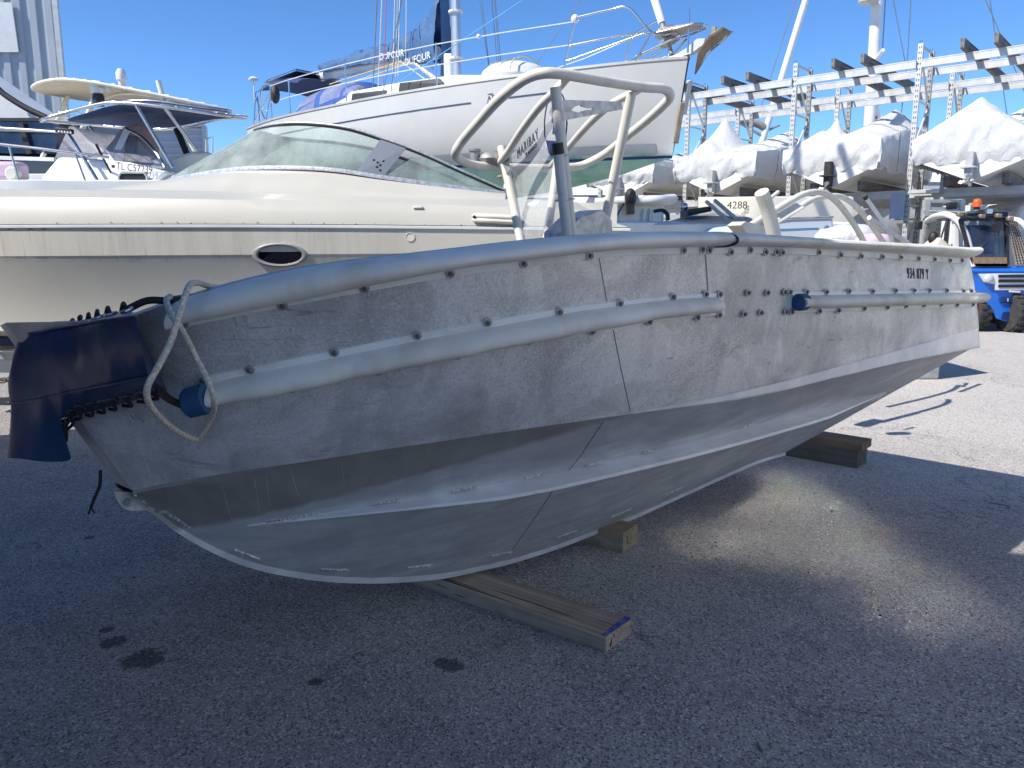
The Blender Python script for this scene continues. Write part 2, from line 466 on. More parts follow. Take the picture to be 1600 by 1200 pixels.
MT['black'] = pbr("black_rubber", (.012, .012, .014), .6, 0, (.03, .03, .03), 8)
MT['black_rope'] = pbr("black_cord", (.010, .010, .013), .8, 0, (.02, .02, .02), 60)
MT['grommet'] = pbr("grommet_metal", (.5, .5, .52), .3, 1.0, (.2, .2, .2), 50)
MT['chrome'] = pbr("stainless_tube", (.62, .63, .64), .22, 1.0, (.5, .5, .5), 6)
MT['galv'] = pbr("galvanised_steel", (.58, .58, .565), .5, .45, (.46, .455, .44), 5, .35, .7, .15, 30, .002, ((.25, .23, .2), 3, .3), .2)
MT['galv_dk'] = pbr("galvanised_perforated", (.42, .42, .41), .55, .4, (.2, .2, .2), 12)
MT['alu_tube'] = pbr("dull_aluminium_tube", (.78, .74, .64), .6, .1, (.64, .60, .51), 4, .35, .75, .2, 60, .002, ((.42, .38, .28), 8, .35), .2)
MT['alu_plate'] = pbr("speckled_aluminium", (.62, .62, .61), .45, .6, (.42, .42, .42), 30, .4, .6, .2, 80, .002)
MT['white'] = gelcoat("white_gelcoat", (.78, .78, .755), (.5, .48, .42))
MT['white2'] = pbr("white_paint", (.74, .74, .72), .4, 0, (.62, .62, .6), 2)
MT['cream'] = pbr("cream_gelcoat", (.74, .70, .60), .4, 0, (.66, .62, .52), 2)
MT['navy_paint'] = pbr("dark_navy_paint", (.006, .010, .028), .15, 0, (.01, .014, .03), 2, coat=.5)
MT['dark'] = pbr("dark_inside", (.008, .008, .010), .5, 0, (.015, .015, .016), 5)
MT['blue_paint'] = pbr("blue_forklift_paint", (.012, .145, .60), .35, 0, (.012, .12, .5), 3, .4, .7, 0, 60, .002, ((.02, .07, .2), 3, .3), .1, coat=.2)
MT['tyre'] = pbr("tyre_rubber", (.025, .025, .026), .85, 0, (.06, .058, .055), 12)
MT['rust'] = pbr("rusty_steel", (.22, .12, .06), .8, 0, (.33, .25, .17), 14)
MT['rope'] = pbr("braided_white_rope", (.70, .63, .50), .85, 0, (.42, .40, .35), 120, .4, .6, .8, 190, .004)
MT['red_rope'] = pbr("red_rope", (.5, .05, .05), .8)
MT['yellow_rope'] = pbr("yellow_rope", (.7, .55, .2), .8)
MT['cyan_rope'] = pbr("cyan_rope", (.1, .38, .62), .8)
MT['wire'] = pbr("steel_wire", (.25, .27, .30), .4, .6)
MT['green_af'] = pbr("sea_green_antifouling", (.22, .45, .38), .75, 0, (.34, .54, .46), 2.2, .35, .65, .2, 30, .003, ((.07, .16, .14), 4, .5))
MT['grey_stripe'] = pbr("grey_waterline_tape", (.26, .29, .30), .45, 0, (.34, .36, .37), 6)
MT['blue_stripe'] = pbr("blue_tape", (.012, .03, .13), .4)
MT['rail_gap'] = pbr('dark_gap', (.05, .05, .05), .7)
MT['slate_stripe'] = pbr("slate_pinstripe", (.04, .07, .11), .5)
MT['cyan_stripe'] = pbr("teal_pinstripe", (.02, .27, .42), .5)
MT['orange'] = pbr("orange_beacon_lens", (.75, .12, .01), .25, 0, (.6, .08, .01), 10, coat=.5)
MT['paint_text'] = pbr("black_marking", (.015, .016, .02), .6, 0, (.05, .05, .05), 60)
MT['white_text'] = pbr("white_marking", (.75, .75, .75), .6)
MT['chalk'] = pbr("chalk_mark", (.55, .56, .55), .9, 0, (.35, .36, .36), 90, .45, .6)
MT['weld'] = pbr("bright_weld", (.75, .75, .74), .35, .8, (.45, .45, .45), 60, .4, .6, .9, 120, .004)
MT['seam'] = pbr("dull_seam", (.30, .30, .30), .6, .4)
MT['pink'] = pbr("pale_pink_cloth", (.62, .46, .58), .8, 0, (.5, .36, .5), 6)
MT['beige_cloth'] = pbr("beige_canvas", (.60, .53, .40), .85, 0, (.52, .45, .34), 3, .3, .7, .3, 30, .004)
MT['solar'] = pbr("solar_cells", (.02, .025, .06), .2, 0, (.03, .04, .08), 9)
MT['bronze'] = pbr("worn_galvanised_anchor", (.33, .27, .19), .55, .5, (.22, .17, .11), 7, .35, .7, .3, 25, .003)
MT['teak'] = pbr("weathered_teak", (.46, .36, .28), .8, 0, (.56, .45, .37), 14)
MT['glass'] = glass_mat("tinted_windscreen", (.72, .82, .77), .5, .36, (.58, .66, .61))
MT['plexi'] = glass_mat("clear_plexiglass", (.93, .95, .96), .5, .28, (.75, .78, .80))
MT['vinyl_win'] = glass_mat("clear_vinyl_window", (.88, .90, .96), .5, .28, (.62, .62, .68), .12)
MT['cabglass'] = glass_mat("cab_glass", (.55, .62, .70), .5, .06, (.4, .45, .5))
MT['wrap'] = None
def wrap_mat():
    m, t, b = new_mat("white_shrink_wrap"); g = G(t); c = g.coord()
    b.inputs["Base Color"].default_value = (.80, .80, .79, 1); b.inputs["Roughness"].default_value = .38
    nz = g.noise(g.coord((6, 6, 2.2)), 1.0, 5, .65, 1.5); n2 = g.noise(c, 22, 4, .6, 1.0)
    col = g.mix(g.ramp(g.noise(c, 1.5, 5), .35, .75), (.68, .68, .67), (.60, .60, .585)); g.link(col, b.inputs["Base Color"])
    g.bump(g.math('ADD', nz, g.math('MULTIPLY', n2, .12)), .5, .06, b)
    return m
MT['wrap'] = wrap_mat()
# ------------------------------------------------------------------ ground
mb = MB(); n = 8
for i in range(n):
    for j in range(n):
        x0, x1 = -600+1200*i/n, -600+1200*(i+1)/n; y0, y1 = -300+1400*j/n, -300+1400*(j+1)/n
        mb.poly([(x0, y0, 0), (x1, y0, 0), (x1, y1, 0), (x0, y1, 0)])
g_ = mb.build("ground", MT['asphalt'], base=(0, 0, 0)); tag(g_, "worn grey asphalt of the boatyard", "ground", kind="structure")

# ------------------------------------------------------------------ the aluminium workboat in front
K0 = Vector((1.8295, 5.0052, 0)); AX = Vector((-.76888, -.63940, 0)); NX = Vector((.63940, -.76888, 0))
HEEL = R(7.5); ZH = .12
def bw(s, l, z): return K0+AX*s+NX*l+Vector((0, 0, z))
def bloc(p): d = Vector(p)-K0; return (d.dot(AX), d.dot(NX), p[2])
def mir(p):
    """the same point on the far side of the heeled boat"""
    s, l, z = bloc(p); z -= ZH
    l2 = l*math.cos(HEEL)+z*math.sin(HEEL); z2 = -l*math.sin(HEEL)+z*math.cos(HEEL)
    l2 = -l2
    return bw(s, l2*math.cos(HEEL)-z2*math.sin(HEEL), l2*math.sin(HEEL)+z2*math.cos(HEEL)+ZH)
def on(x, y, f):
    """point seen at (x, y) whose offset from the boat's centre plane is f(s)"""
    d = ray(x, y); g = lambda t: (lambda q: q[1]-f(q[0]))(bloc(EYE+d*t))
    t0 = .6; g0 = g(t0)
    while t0 < 14:
        t1 = t0+.02; g1 = g(t1)
        if g0*g1 <= 0:
            for _ in range(30):
                tm = (t0+t1)/2
                if g(t0)*g(tm) <= 0: t1 = tm
                else: t0 = tm
            return EYE+d*((t0+t1)/2)
        t0, g0 = t1, g1
    return None
bc = hermite([-.3, .5, 1, 1.5, 2, 2.5, 3, 3.4, 3.8, 4.07], [1.09, 1.08, 1.065, 1.04, .99, .91, .77, .59, .30, -.03])
bgn = hermite([-.3, .5, 1, 2, 2.6, 3, 3.4, 3.8, 4.05, 4.3], [1.00, 1.02, 1.03, 1.03, 1.0, .945, .83, .61, .37, .02])
def trace(pix, f): return [on(x, y, f) for x, y in pix]
kpts = [(1215, 707), (1180, 722), (1120, 748), (1060, 775), (1000, 802), (940, 826), (870, 853), (800, 875), (740, 889), (690, 899)]
keel = [bw(0.0, 0, .195)]
keel += trace(kpts[1:]+[(620, 905), (570, 906), (520, 904), (470, 898), (420, 889), (375, 876), (340, 861), (300, 840), (265, 817), (240, 796), (205, 775)], lambda s: -math.tan(HEEL)*(float(np.interp(s, [0, 2.9, 3.4, 3.8, 4.05], [.12, .12, .27, .52, .77]))-ZH))
chine_px = [(1531, 543), (1412, 565), (1319, 587), (1194, 617), (1100, 632), (978, 648), (900, 659), (800, 673), (700, 688), (590, 704), (475, 722), (362, 738), (231, 761), (207, 766)]
chine = trace(chine_px, bc)
sheer_px = [(1512, 388), (1400, 382), (1300, 375), (1200, 369), (1110, 363), (1000, 363), (900, 368), (800, 378), (700, 390), (600, 401), (500, 414), (400, 434), (300, 462), (270, 472), (215, 488), (190, 500)]
sheer = trace(sheer_px, bgn)
sheer.append(bw(4.30, -.08, 1.33))
def by_s(pts, s):
    L = [bloc(p) for p in pts]
    L.sort(); ss = [q[0] for q in L]
    return float(np.interp(s, ss, [q[1] for q in L])), float(np.interp(s, ss, [q[2] for q in L]))
NS = 46
kr, cr, sr = resample(catmull(keel, 4), NS), resample(catmull(chine, 5), NS), resample(catmull(sheer, 5), NS)
# ease the rake of the transom: every line starts on one plane
RIB = thing("workboat", "bare aluminium workboat resting on timber blocks, blue cushion on its bow", "boat", bw(2.0, 0, 0))
def lerp(a, b, t): return a+(b-a)*t
def side(flip):
    F = mir if flip else (lambda p: p)
    tops, bots = [], []
    for i in range(NS):
        K, Cc, Sh = kr[i], cr[i], sr[i]
        inn = Cc-NX*min(.045, .045*max(0, (NS-3-i)/8))+Vector((0, 0, -.012))
        tops.append([F(lerp(Cc, Sh, t/8.0)+NX*(.012*math.sin(math.pi*t/8.0))) for t in range(9)])
        row = [lerp(K, inn, t/8.0) for t in range(9)]
        bots.append([F(p) for p in row]+[F(Cc)])
    return tops, bots
tn, bn = side(False); tf, bf = side(True)
# the painted-on dirt line below the chine: a plane through two points of the hull
pa, pb = on(360, 840, lambda s: .28), on(945, 659, lambda s: bc(s)-.05)
nn = (pb-pa).cross(Vector((.62, -.72, .10))).normalized()
if nn.z < 0: nn = -nn
rl = Vector(RIB.location)
MT['alu_top'] = alu("oxidised_aluminium_side", (.47, .465, .45), (.74, .735, .72), .54, .55)
MT['alu_bot'] = alu("ground_aluminium_bottom", (.54, .55, .555), (.68, .69, .695), .56, .4, False,
                    ((2.2, 9, 16), (R(35), 0, R(38)), (.42, .44, .46)), (tuple(nn), nn.dot(pa-rl), (.40, .385, .33)))
MT['alu_bright'] = alu("sanded_aluminium", (.72, .73, .74), (.86, .86, .87), .5, .5, False, ((3, 14, 5), (0, 0, R(40)), (.66, .67, .69)))
MT['alu_in'] = pbr("inside_aluminium", (.4, .4, .4), .55, .5)
hull = MB(); hull.mat(0).loft(tn); hull.loft(tf)
hull.mat(1).loft(bn); hull.loft(bf)
hull.mat(0)
for A, B in ((tn, tf),):                                  # bow plate and transom
    hull.face([hull.vert(p) for p in A[-1]]+[hull.vert(p) for p in B[-1][::-1]])
tr = [p for p in bn[0][:9]]+tn[0]
trf = [p for p in bf[0][:9]]+tf[0]
hull.face([hull.vert(p) for p in tr]+[hull.vert(p) for p in trf[::-1][:-1]])
H_ = hull.build("hull", [MT['alu_top'], MT['alu_bot']], RIB, smooth=28)
bv = BVHTree.FromPolygons([Vector(p) for p in hull.v], hull.f)
def hit(x, y, off=0.0):
    loc, nr, idx, dist = bv.ray_cast(EYE, ray(x, y).normalized())
    if loc is None: return None, None
    if nr.dot(EYE-loc) < 0: nr = -nr
    return loc+nr*off, nr
def hits(pix, off, n=None):
    P = []
    pp = pix if n is None else [tuple(v)[:2] for v in resample([(x, y, 0) for x, y in pix], n)]
    for x, y in pp:
        h, _n = hit(x, y, off)
        if h is not None: P.append(h)
    return P

# inner bulwark and deck
inn = MB(); rows = []
for i in range(0, NS-2):
    s_, l_, z_ = bloc(sr[i]); m_ = bloc(mir(sr[i]))
    a_, b_ = sr[i]-NX*.05*min(1, l_/.3), mir(sr[i])+NX*.05*min(1, l_/.3)
    fr = .75 if i < NS*.72 else .4
    ew = NX*.05*min(1, l_/.3)
    c_ = lerp(sr[i], cr[i], fr)-ew; d_ = lerp(mir(sr[i]), mir(cr[i]), fr)+ew
    rows.append([sr[i], a_, c_, lerp(c_, d_, .33), lerp(c_, d_, .66), d_, b_, mir(sr[i])])
inn.loft(rows)
inn.face([inn.vert(p) for p in rows[0][1:-1]])
inn.build("deck", MT['alu_in'], RIB, smooth=30)

# bright sanded strip above the chine, keel bar, spray rails
st = MB()
up = hits([(1527, 513), (1440, 537), (1330, 567), (1230, 594), (1120, 620), (1010, 640)], .003, 24)
dn = hits([(1530, 541), (1440, 557.5), (1330, 583), (1230, 607.5), (1120, 627.5), (1010, 642)], .003, 24)
st.loft([[a, b] for a, b in zip(up, dn)])
st.build("sanded_strip", MT['alu_bright'], RIB)
kb = MB()
krr = resample(catmull(keel, 4), 70)
secs = []
for i, p in enumerate(krr):
    d = (krr[min(69, i+1)]-krr[max(0, i-1)]).normalized(); up_ = NX.cross(d).normalized()
    if up_.z < 0 and abs(up_.z) > .3: up_ = -up_
    if d.dot(AX) < 0: d = -d
    up_ = Vector((0, 0, 1))-d*d.z; up_.normalize()
    h1 = .045; e = -.012
    secs.append([p+NX*.012+up_*h1, p+NX*.012+up_*e, p-NX*.012+up_*e, p-NX*.012+up_*h1])
kb.loft(secs, closed=True, cap0=True, cap1=True)
kb.build("keel_bar", MT['alu_bot'], RIB, smooth=30)
def rail(top, bot, F, nm):
    m_ = MB(); secs = []
    for i, ((a, na), (b, nb)) in enumerate(zip(top, bot)):
        k = min(1, .05+i/16, .15+(len(top)-1-i)/5)
        secs.append([F(a), F(a+NX*.072*k-Vector((0, 0, .026*k))), F(a+NX*.072*k-Vector((0, 0, .040*k))), F(lerp(a, b, .8)+NX*.02*k), F(b)])
    m_.loft(secs, closed=True, cap0=True, cap1=True)
    return m_.build(nm, MT['alu_bright'], RIB, smooth=30)
tp = [(386, 821), (420, 815), (495, 803), (600, 786), (740, 763), (850, 743), (950, 721), (1050, 698), (1150, 673), (1250, 646), (1382, 612)]
bt = [(387, 823), (420, 821), (495, 813), (600, 798), (740, 776), (850, 757), (950, 736), (1050, 713), (1150, 688), (1250, 661), (1374, 623)]
T_ = [hit(p.x, p.y) for p in resample([(x, y, 0) for x, y in tp], 40)]
B_ = [hit(p.x, p.y) for p in resample([(x, y, 0) for x, y in bt], 40)]
ok = [(a, b) for a, b in zip(T_, B_) if a[0] is not None and b[0] is not None]
T_ = [a for a, b in ok]; B_ = [b for a, b in ok]
rail(T_, B_, lambda p: p, "spray_rail"); rail(T_, B_, mir, "spray_rail")

# tow eye plate at the forefoot
te = MB(); pl = [(180, 768), (207, 769), (222, 781), (234, 797), (206, 798), (193, 795), (183, 781)]
out_ = [on(x, y, lambda s: -.075) for x, y in pl]
cx, cy, cr_ = 199, 785, 8
hole = [on(cx+cr_*math.cos(a*math.pi/8), cy+cr_*math.sin(a*math.pi/8)*.9, lambda s: -.075) for a in range(16)]
def holed(mb, outer, holes, ext):
    """flat plate with holes: filled with bmesh, then given thickness"""
    bm = bmesh.new(); E = []
    for loop in [outer]+holes:
        vs = [bm.verts.new(p) for p in loop]
        E += [bm.edges.new((vs[i], vs[(i+1) % len(vs)])) for i in range(len(vs))]
    bmesh.ops.triangle_fill(bm, use_beauty=True, use_dissolve=False, edges=E)
    bm.verts.index_update(); ext = Vector(ext)
    b0 = len(mb.v); N_ = len(bm.verts)
    for v in bm.verts: mb.vert(v.co)
    for v in bm.verts: mb.vert(v.co+ext)
    for f in bm.faces:
        i = [v.index for v in f.verts]; mb.face([b0+k for k in i]); mb.face([b0+N_+k for k in i[::-1]])
    for e in bm.edges:
        if len(e.link_faces) == 1:
            a, b = e.verts[0].index, e.verts[1].index; mb.face((b0+a, b0+b, b0+N_+b, b0+N_+a))
    bm.free()
holed(te, out_, [hole], -NX*.024)
te.build("tow_eye", MT['alu_plate'], RIB, smooth=0)
# weld beads: short runs along keel bar, forefoot and rail
def bead(pix, r=.006, off=.002):
    P = hits(pix, off, max(6, int(math.hypot(pix[-1][0]-pix[0][0], pix[-1][1]-pix[0][1])/2.2)))
    if len(P) < 2: return
    m_ = MB(); P = [p+Vector((0, 0, random.uniform(-.0015, .0015))) for p in P]
    m_.tube(P, lambda t: r*(1+.35*math.sin(t*len(P)*2.2)), 6); m_.build("weld_bead", MT['weld'], RIB)
for a in ([(212, 772), (226, 783), (236, 794)], [(238, 797), (250, 798), (262, 799)], [(262, 800), (280, 812), (298, 824)], [(366, 858), (386, 866), (405, 873)],
          [(500, 889), (545, 891)], [(637, 887), (676, 883)], [(768, 869), (800, 862)], [(866, 841), (900, 829)], [(955, 807), (985, 795)], [(1040, 773), (1068, 760)],
          [(417, 814), (452, 809)], [(455, 808), (496, 802)], [(580, 787), (624, 780)], [(706, 766), (745, 760)], [(820, 746), (850, 740)], [(915, 726), (945, 719)], [(1003, 706), (1024, 702)], [(1160, 667), (1180, 662)]):
    bead(a)
# plate joints and chalk marks
def line(pix, r, name, m, n=18, off=.0005):
    P = hits(pix, off, n)
    if len(P) > 1: MB().tube(P, r, 5).build(name, m, RIB)
line([(936, 403), (948, 470)], .0018, "plate_joint", MT['seam']); line([(958, 515), (970, 575), (985, 643)], .0018, "plate_joint", MT['seam'])
line([(1102, 398), (1106, 455)], .003, "plate_joint", MT['seam']); line([(942, 660), (905, 715), (880, 745)], .0018, "plate_joint", MT['seam']); line([(865, 765), (835, 810), (800, 860)], .0018, "plate_joint", MT['seam'])
for a in ([(358, 500), (372, 535), (387, 572)], [(566, 458), (576, 495), (586, 530)], [(414, 622), (425, 665), (437, 705)], [(602, 580), (612, 625), (622, 672)], [(200, 650), (215, 690), (235, 742)],
          [(632, 705), (637, 775)], [(533, 720), (540, 770)], [(454, 733), (466, 775)], [(397, 745), (405, 800)], [(416, 745), (422, 790)], [(347, 760), (362, 812)], [(780, 682), (776, 715)], [(797, 680), (790, 712)], [(262, 763), (268, 800)], [(668, 700), (666, 735)]):
    line(a, .0008, "chalk_line", MT['chalk'], 8)
def on_hull_text(name, txt, size, x, y, xdir_px, m, parent, **k):
    p, nr = hit(x, y, .002); q, _n = hit(x+xdir_px[0], y+xdir_px[1], .002)
    xd = (q-p).normalized(); put_text(name, txt, size, p, xd, nr.cross(xd), m, parent, **k)
on_hull_text("registration_number", "934 879 Y", .074, 1434, 428.5, (20, 1), MT['paint_text'], RIB, sx=.66, spacing=1.22)
on_hull_text("chalk_writing", "N4", .05, 211, 652, (14, 2), MT['chalk'], RIB)
on_hull_text("chalk_writing", "13", .05, 377, 503, (14, -2), MT['chalk'], RIB)
on_hull_text("chalk_writing", "12", .045, 583, 460, (14, -2), MT['chalk'], RIB)

# rubber fenders: a D-shaped tube with bolted flanges
bolt_me = None
def bolts(pix, fend, name="bolt"):
    global bolt_me
    for x, y in pix:
        p, nr = hit(x, y, .004)
        if p is None: continue
        if bolt_me is None:
            b = MB(); b.mat(0).lathe([(.0145, 0), (.0145, .003), (.010, .004)], (0, 0, 0), (0, 0, 1), 14)
            b.mat(1).lathe([(.0075, .003), (.0075, .010), (.005, .012)], (0, 0, 0), (0, 0, 1), 6)
            o = b.build(name, [MT['washer'], MT['bolt']], None, base=(0, 0, 0)); bolt_me = o.data; bpy.data.objects.remove(o)
        o = bpy.data.objects.new(name, bolt_me); COL.objects.link(o); o.parent = fend
        r = fend
        while r.parent: r = r.parent
        o.location = p+nr*.004-Vector(r.location); o.rotation_euler = nr.to_track_quat('Z', 'Y').to_euler()
        o.rotation_euler.rotate_axis('Z', random.uniform(0, 1))
def d_fender(top, bot, f1, f2, mt, bulge, name, F=lambda p: p, wob=0.0, caps=True, n=60):
    """top/bot: pixel runs of the tube's edges on the hull; f1/f2 outer edges of the flanges (or None)"""
    m_ = MB(); secs = []
    def run(pix):
        rr = resample(catmull([(x, y, 0) for x, y in pix], 6), n); out = []
        for q in rr:
            h, nr = hit(q.x, q.y)
            if h is None:
                p = on(q.x, q.y, bgn); nr = Vector((NX.x, NX.y, .02)); h = p
            out.append((h, nr))
        return out
    A, B = run(top), run(bot); C1 = run(f1) if f1 else None; C2 = run(f2) if f2 else None
    for i in range(n):
        a, na = A[i]; b, nb = B[i]; nr = (na+nb).normalized(); c = (a+b)/2; h = (a-b).length/2; d = (a-b).normalized()
        k = 1+wob*mnoise.noise(Vector((i*.22, 3.1, len(name)+bulge*50)))
        sec = []
        if C1: sec += [C1[i][0], C1[i][0]+C1[i][1]*.007, a+na*.008]
        for t in range(0, 11):
            an = math.pi*t/10
            sec.append(c+d*(h*math.cos(an))+nr*(.006+bulge*k*math.sin(an)**.75))
        if C2: sec += [b+nb*.008, C2[i][0]+C2[i][1]*.007, C2[i][0]]
        secs.append([F(p) for p in sec])
    I = [[m_.vert(p) for p in c] for c in secs]; nc = len(I[0]); lo_ = 2 if C1 else 0; hi_ = nc-1-(2 if C2 else 0)
    for A_0, B_0 in zip(I, I[1:]):
        for k in range(nc-1): m_.mat(0 if lo_ <= k < hi_ else 1).face((A_0[k], A_0[k+1], B_0[k+1], B_0[k]))
    m_.mat(0)
    if caps: m_.face([m_.vert(p) for p in secs[0]]); m_.face([m_.vert(p) for p in secs[-1]])
    return m_
def mk(name, top, bot, f1, f2, m, bulge, wob, bl, n=60):
    for F in (lambda p: p, mir):
        o = d_fender(top, bot, f1, f2, m, bulge, name, F, wob, True, n).build(name, [m, MT['flange']], RIB, smooth=50)
        if F is not mir:
            bolts(bl, o); first = o
    return first
gt = [(272, 472), (300, 461), (400, 433), (500, 413), (600, 400), (700, 389), (800, 377), (900, 367), (1000, 362), (1113, 362)]
gb = [(276, 503), (300, 497), (440, 470), (569, 443), (701, 418), (815, 404), (930, 392), (1000, 388), (1066, 386), (1113, 385)]
gf = [(282, 510), (310, 505), (440, 479), (569, 455), (701, 432), (815, 417), (930, 402), (1000, 398), (1066, 396), (1102, 396)]
mk("gunwale_fender", gt, gb, None, gf, MT['fender'], .088, .14,
   [(288, 503), (442, 476), (569, 449), (702, 426), (816, 411), (919, 399), (1065, 391), (1094, 390)])
gt2 = [(1115, 362), (1200, 368), (1300, 375), (1400, 381), (1511, 388)]
gb2 = [(1115, 385), (1200, 386), (1300, 390), (1400, 396), (1509, 404)]
gf2 = [(1103, 396), (1200, 396), (1300, 400), (1400, 405), (1503, 412)]
mk("gunwale_fender", gt2, gb2, None, gf2, MT['fender_aft'], .085, .14,
   [(1105, 391), (1139, 394), (1169, 391), (1193, 394), (1210, 394), (1219, 395), (1276, 395), (1310, 399), (1342, 401), (1375, 402), (1404, 403), (1432, 405), (1457, 406), (1481, 408), (1500, 408)], 50)
lt = [(327, 598), (390, 583), (522, 557), (651, 531), (760, 511), (880, 489), (966, 477), (1050, 467), (1112, 464)]
lb = [(333, 626), (400, 614), (460, 603), (590, 575), (714, 550), (825, 530), (923, 513), (1015, 497), (1110, 487)]
l1 = [(323, 587), (390, 573), (522, 547), (651, 521), (760, 501), (880, 481), (966, 470), (1050, 462), (1128, 457)]
l2 = [(338, 632), (400, 620), (460, 608), (590, 580), (714, 555), (825, 535), (923, 518), (1015, 502), (1130, 491)]
sf = mk("side_fender", lt, lb, l1, l2, MT['fender'], .062, .22,
   [(318, 590), (391, 575), (522, 548), (651, 522), (760, 502), (872, 486), (966, 473), (1049, 463), (1100, 459), (1122, 459), (456, 605), (590, 578), (714, 553), (825, 531), (923, 516), (1012, 502), (1087, 495), (1121, 491)])
lt2 = [(1236, 461), (1300, 461), (1400, 459), (1524, 457.5)]
lb2 = [(1236, 482), (1300, 481), (1400, 478), (1525, 474)]
l12 = [(1228, 456), (1300, 456), (1400, 454.5), (1521, 454)]
l22 = [(1230, 488), (1300, 486), (1400, 483), (1520, 479)]
sa = mk("side_fender", lt2, lb2, l12, l22, MT['fender_aft'], .066, .16,
   [(1231, 456), (1257, 456), (1288, 456), (1323, 455), (1360, 455), (1396, 454), (1425, 454), (1449, 454), (1476, 454), (1502, 455), (1514, 455), (1234, 487), (1277, 486), (1307, 485), (1347, 482), (1383, 480), (1412, 478), (1440, 477), (1467, 476), (1492, 477), (1517, 476)], 50)
bolts([(1166, 457), (1196, 457), (1223, 456), (1160, 490), (1186, 488), (1225, 487)], H_)
# blue foam plugs in the open fender ends
for (x0, y0, x1, y1, r, fd) in ((303, 617, 331, 611, .045, sf), (1235, 471.5, 1245, 471, .034, sa)):
    p, nr = hit(x0, y0, r*.95); q, nq = hit(x1, y1, r*.95)
    P = [p.lerp(q, t) for t in (-.02, .1, .5, 1.0)]
    MB().tube(P, lambda t: r*(.86 if t < .1 else 1), 14).build("foam_plug", MT['plug'], fd)
# grey sealed ring where the two gunwale tubes meet
P = [hit(1114, y)[0] for y in (366, 383)]
nr = hit(1114, 380)[1]; c = (P[0]+P[1])/2; h = (P[0]-P[1]).length/2+.004; d = (P[0]-P[1]).normalized()
MB().tube([c+d*(h*math.cos(math.pi*t/12))+nr*(.010+.096*math.sin(math.pi*t/12)**.75) for t in range(13)], .005, 6).build("joint_ring", MT['black'], RIB)
# ------------------------------------------------------------------ bow cushion, laced over the stem
def K_(v): return lambda s: v
def sec6(inn, top, seam, skirt): return [on(p[0], p[1], K_(p[2])) for p in (inn, top, seam, skirt)]
near = [sec6((203, 483, .46), (212, 494, .68), (232, 588, .64), (262, 611, .38)),
        sec6((165, 493, .36), (165, 500, .53), (175, 600, .51), (185, 632, .26)),
        sec6((128, 505, .14), (118, 509, .24), (115, 611, .23), (116, 650, .08)),
        sec6((114, 511, .05), (85, 515, .12), (80, 619, .11), (96, 684, .03)),
        sec6((110, 514, .02), (64, 520, .06), (58, 624, .06), (116, 721, .03)),
        sec6((107, 515, -.02), (54, 521, .0), (46, 626, .0), (70, 722, .01)),
        sec6((104, 516, -.06), (46, 523, -.05), (35, 628, -.05), (27, 716, -.04))]
ctr = [[lerp(a, mir(a), .33) for a in near[-1]], [lerp(a, mir(a), .67) for a in near[-1]]]
for c in ctr:
    for i in range(4): c[i] = c[i]+AX*(.02 if i else 0.0)
far_ = [[mir(p) for p in s_] for s_ in near[::-1]]
secs = near+ctr+far_
# dense grid, then soft folds
NU = 90; rails_ = []
cols = [resample([s_[k] for s_ in secs], NU) for k in range(4)]
for c in cols:                                              # just round the corners
    for _i in range(2): c[1:-1] = [(c[i-1]+c[i]*2+c[i+1])/4 for i in range(1, NU-1)]
grid = []
for i in range(NU):
    a, b, c, d = (cols[k][i] for k in range(4))
    row = [lerp(a, b, t/5) for t in range(5)]+[lerp(b, c, t/14) for t in range(14)]+[lerp(c, d, t/6) for t in range(7)]
    grid.append(row)
cen = bw(3.9, 0, 1.15)
for i in range(NU):
    for j in range(len(grid[i])):
        p = grid[i][j]; nose_ = .35+.65*min(1, abs(i-(NU-1)/2)/22); o_ = p-cen; o_.z *= .3; o_.normalize()
        t = j/25.0
        pil = math.sin(math.pi*min(1, max(0, (j-5)/14.0)))*.026
        wr = mnoise.noise(Vector((i*.16, j*.10, 2)))*.012+abs(mnoise.noise(Vector((i*.35+j*.12, j*.07, 9))))*.007
        edge = 1 if 0 < j < len(grid[i])-1 else .2
        grid[i][j] = p+o_*(pil*nose_+wr*edge)
cu = MB(); cu.loft(grid)
for end in (0, NU-1):                                       # closed ends of the cushion
    r_ = grid[end]; m_ = bw(bloc(r_[8])[0], bloc(r_[8])[1]*.55, r_[8].z)
    ci = cu.vert(sum(r_, Vector())/len(r_)-NX*(.04 if end == 0 else -.04)); ids = [cu.vert(p) for p in r_]
    for a, b in zip(ids, ids[1:]): cu.face((a, b, ci))
    cu.face((ids[-1], ids[0], ci))
BF = cu.build("bow_cushion", MT['navy'], RIB, smooth=60)
for j, rr_ in ((5, .0035), (19, .0035)):
    MB().tube([g[j]+(g[j]-cen).normalized()*.002 for g in grid], rr_, 5).build("piped_seam", MT['navy'], BF)
gm = MB()
def ring(c, n_, r, t, m, name, parent):
    u = n_.orthogonal().normalized(); v = n_.cross(u)
    return MB().tube([c+u*(r*math.cos(a*math.pi/7))+v*(r*math.sin(a*math.pi/7)) for a in range(14)], t, 6, closed=True).build(name, m, parent)
lace_t, lace_b = [], []
for k in range(6):
    i = 1+int(k*5.4); p = grid[i][1]; nrm = (grid[i][2]-grid[i][0]).cross(grid[i+1][1]-grid[i-1][1]).normalized()
    if nrm.z < 0: nrm = -nrm
    ring(p+nrm*.003, nrm, .015, .0038, MT['grommet'], "grommet", BF)
    q = grid[i][0]+Vector((0, 0, .012))-NX*.03
    lace_t += [p+nrm*.004, q]
    MB().tube(catmull([p-nrm*.01, p+nrm*.012, q+Vector((0, 0, .004)), q-NX*.03-Vector((0, 0, .02))], 5), .0055, 7).build("lacing", MT['black_rope'], BF)
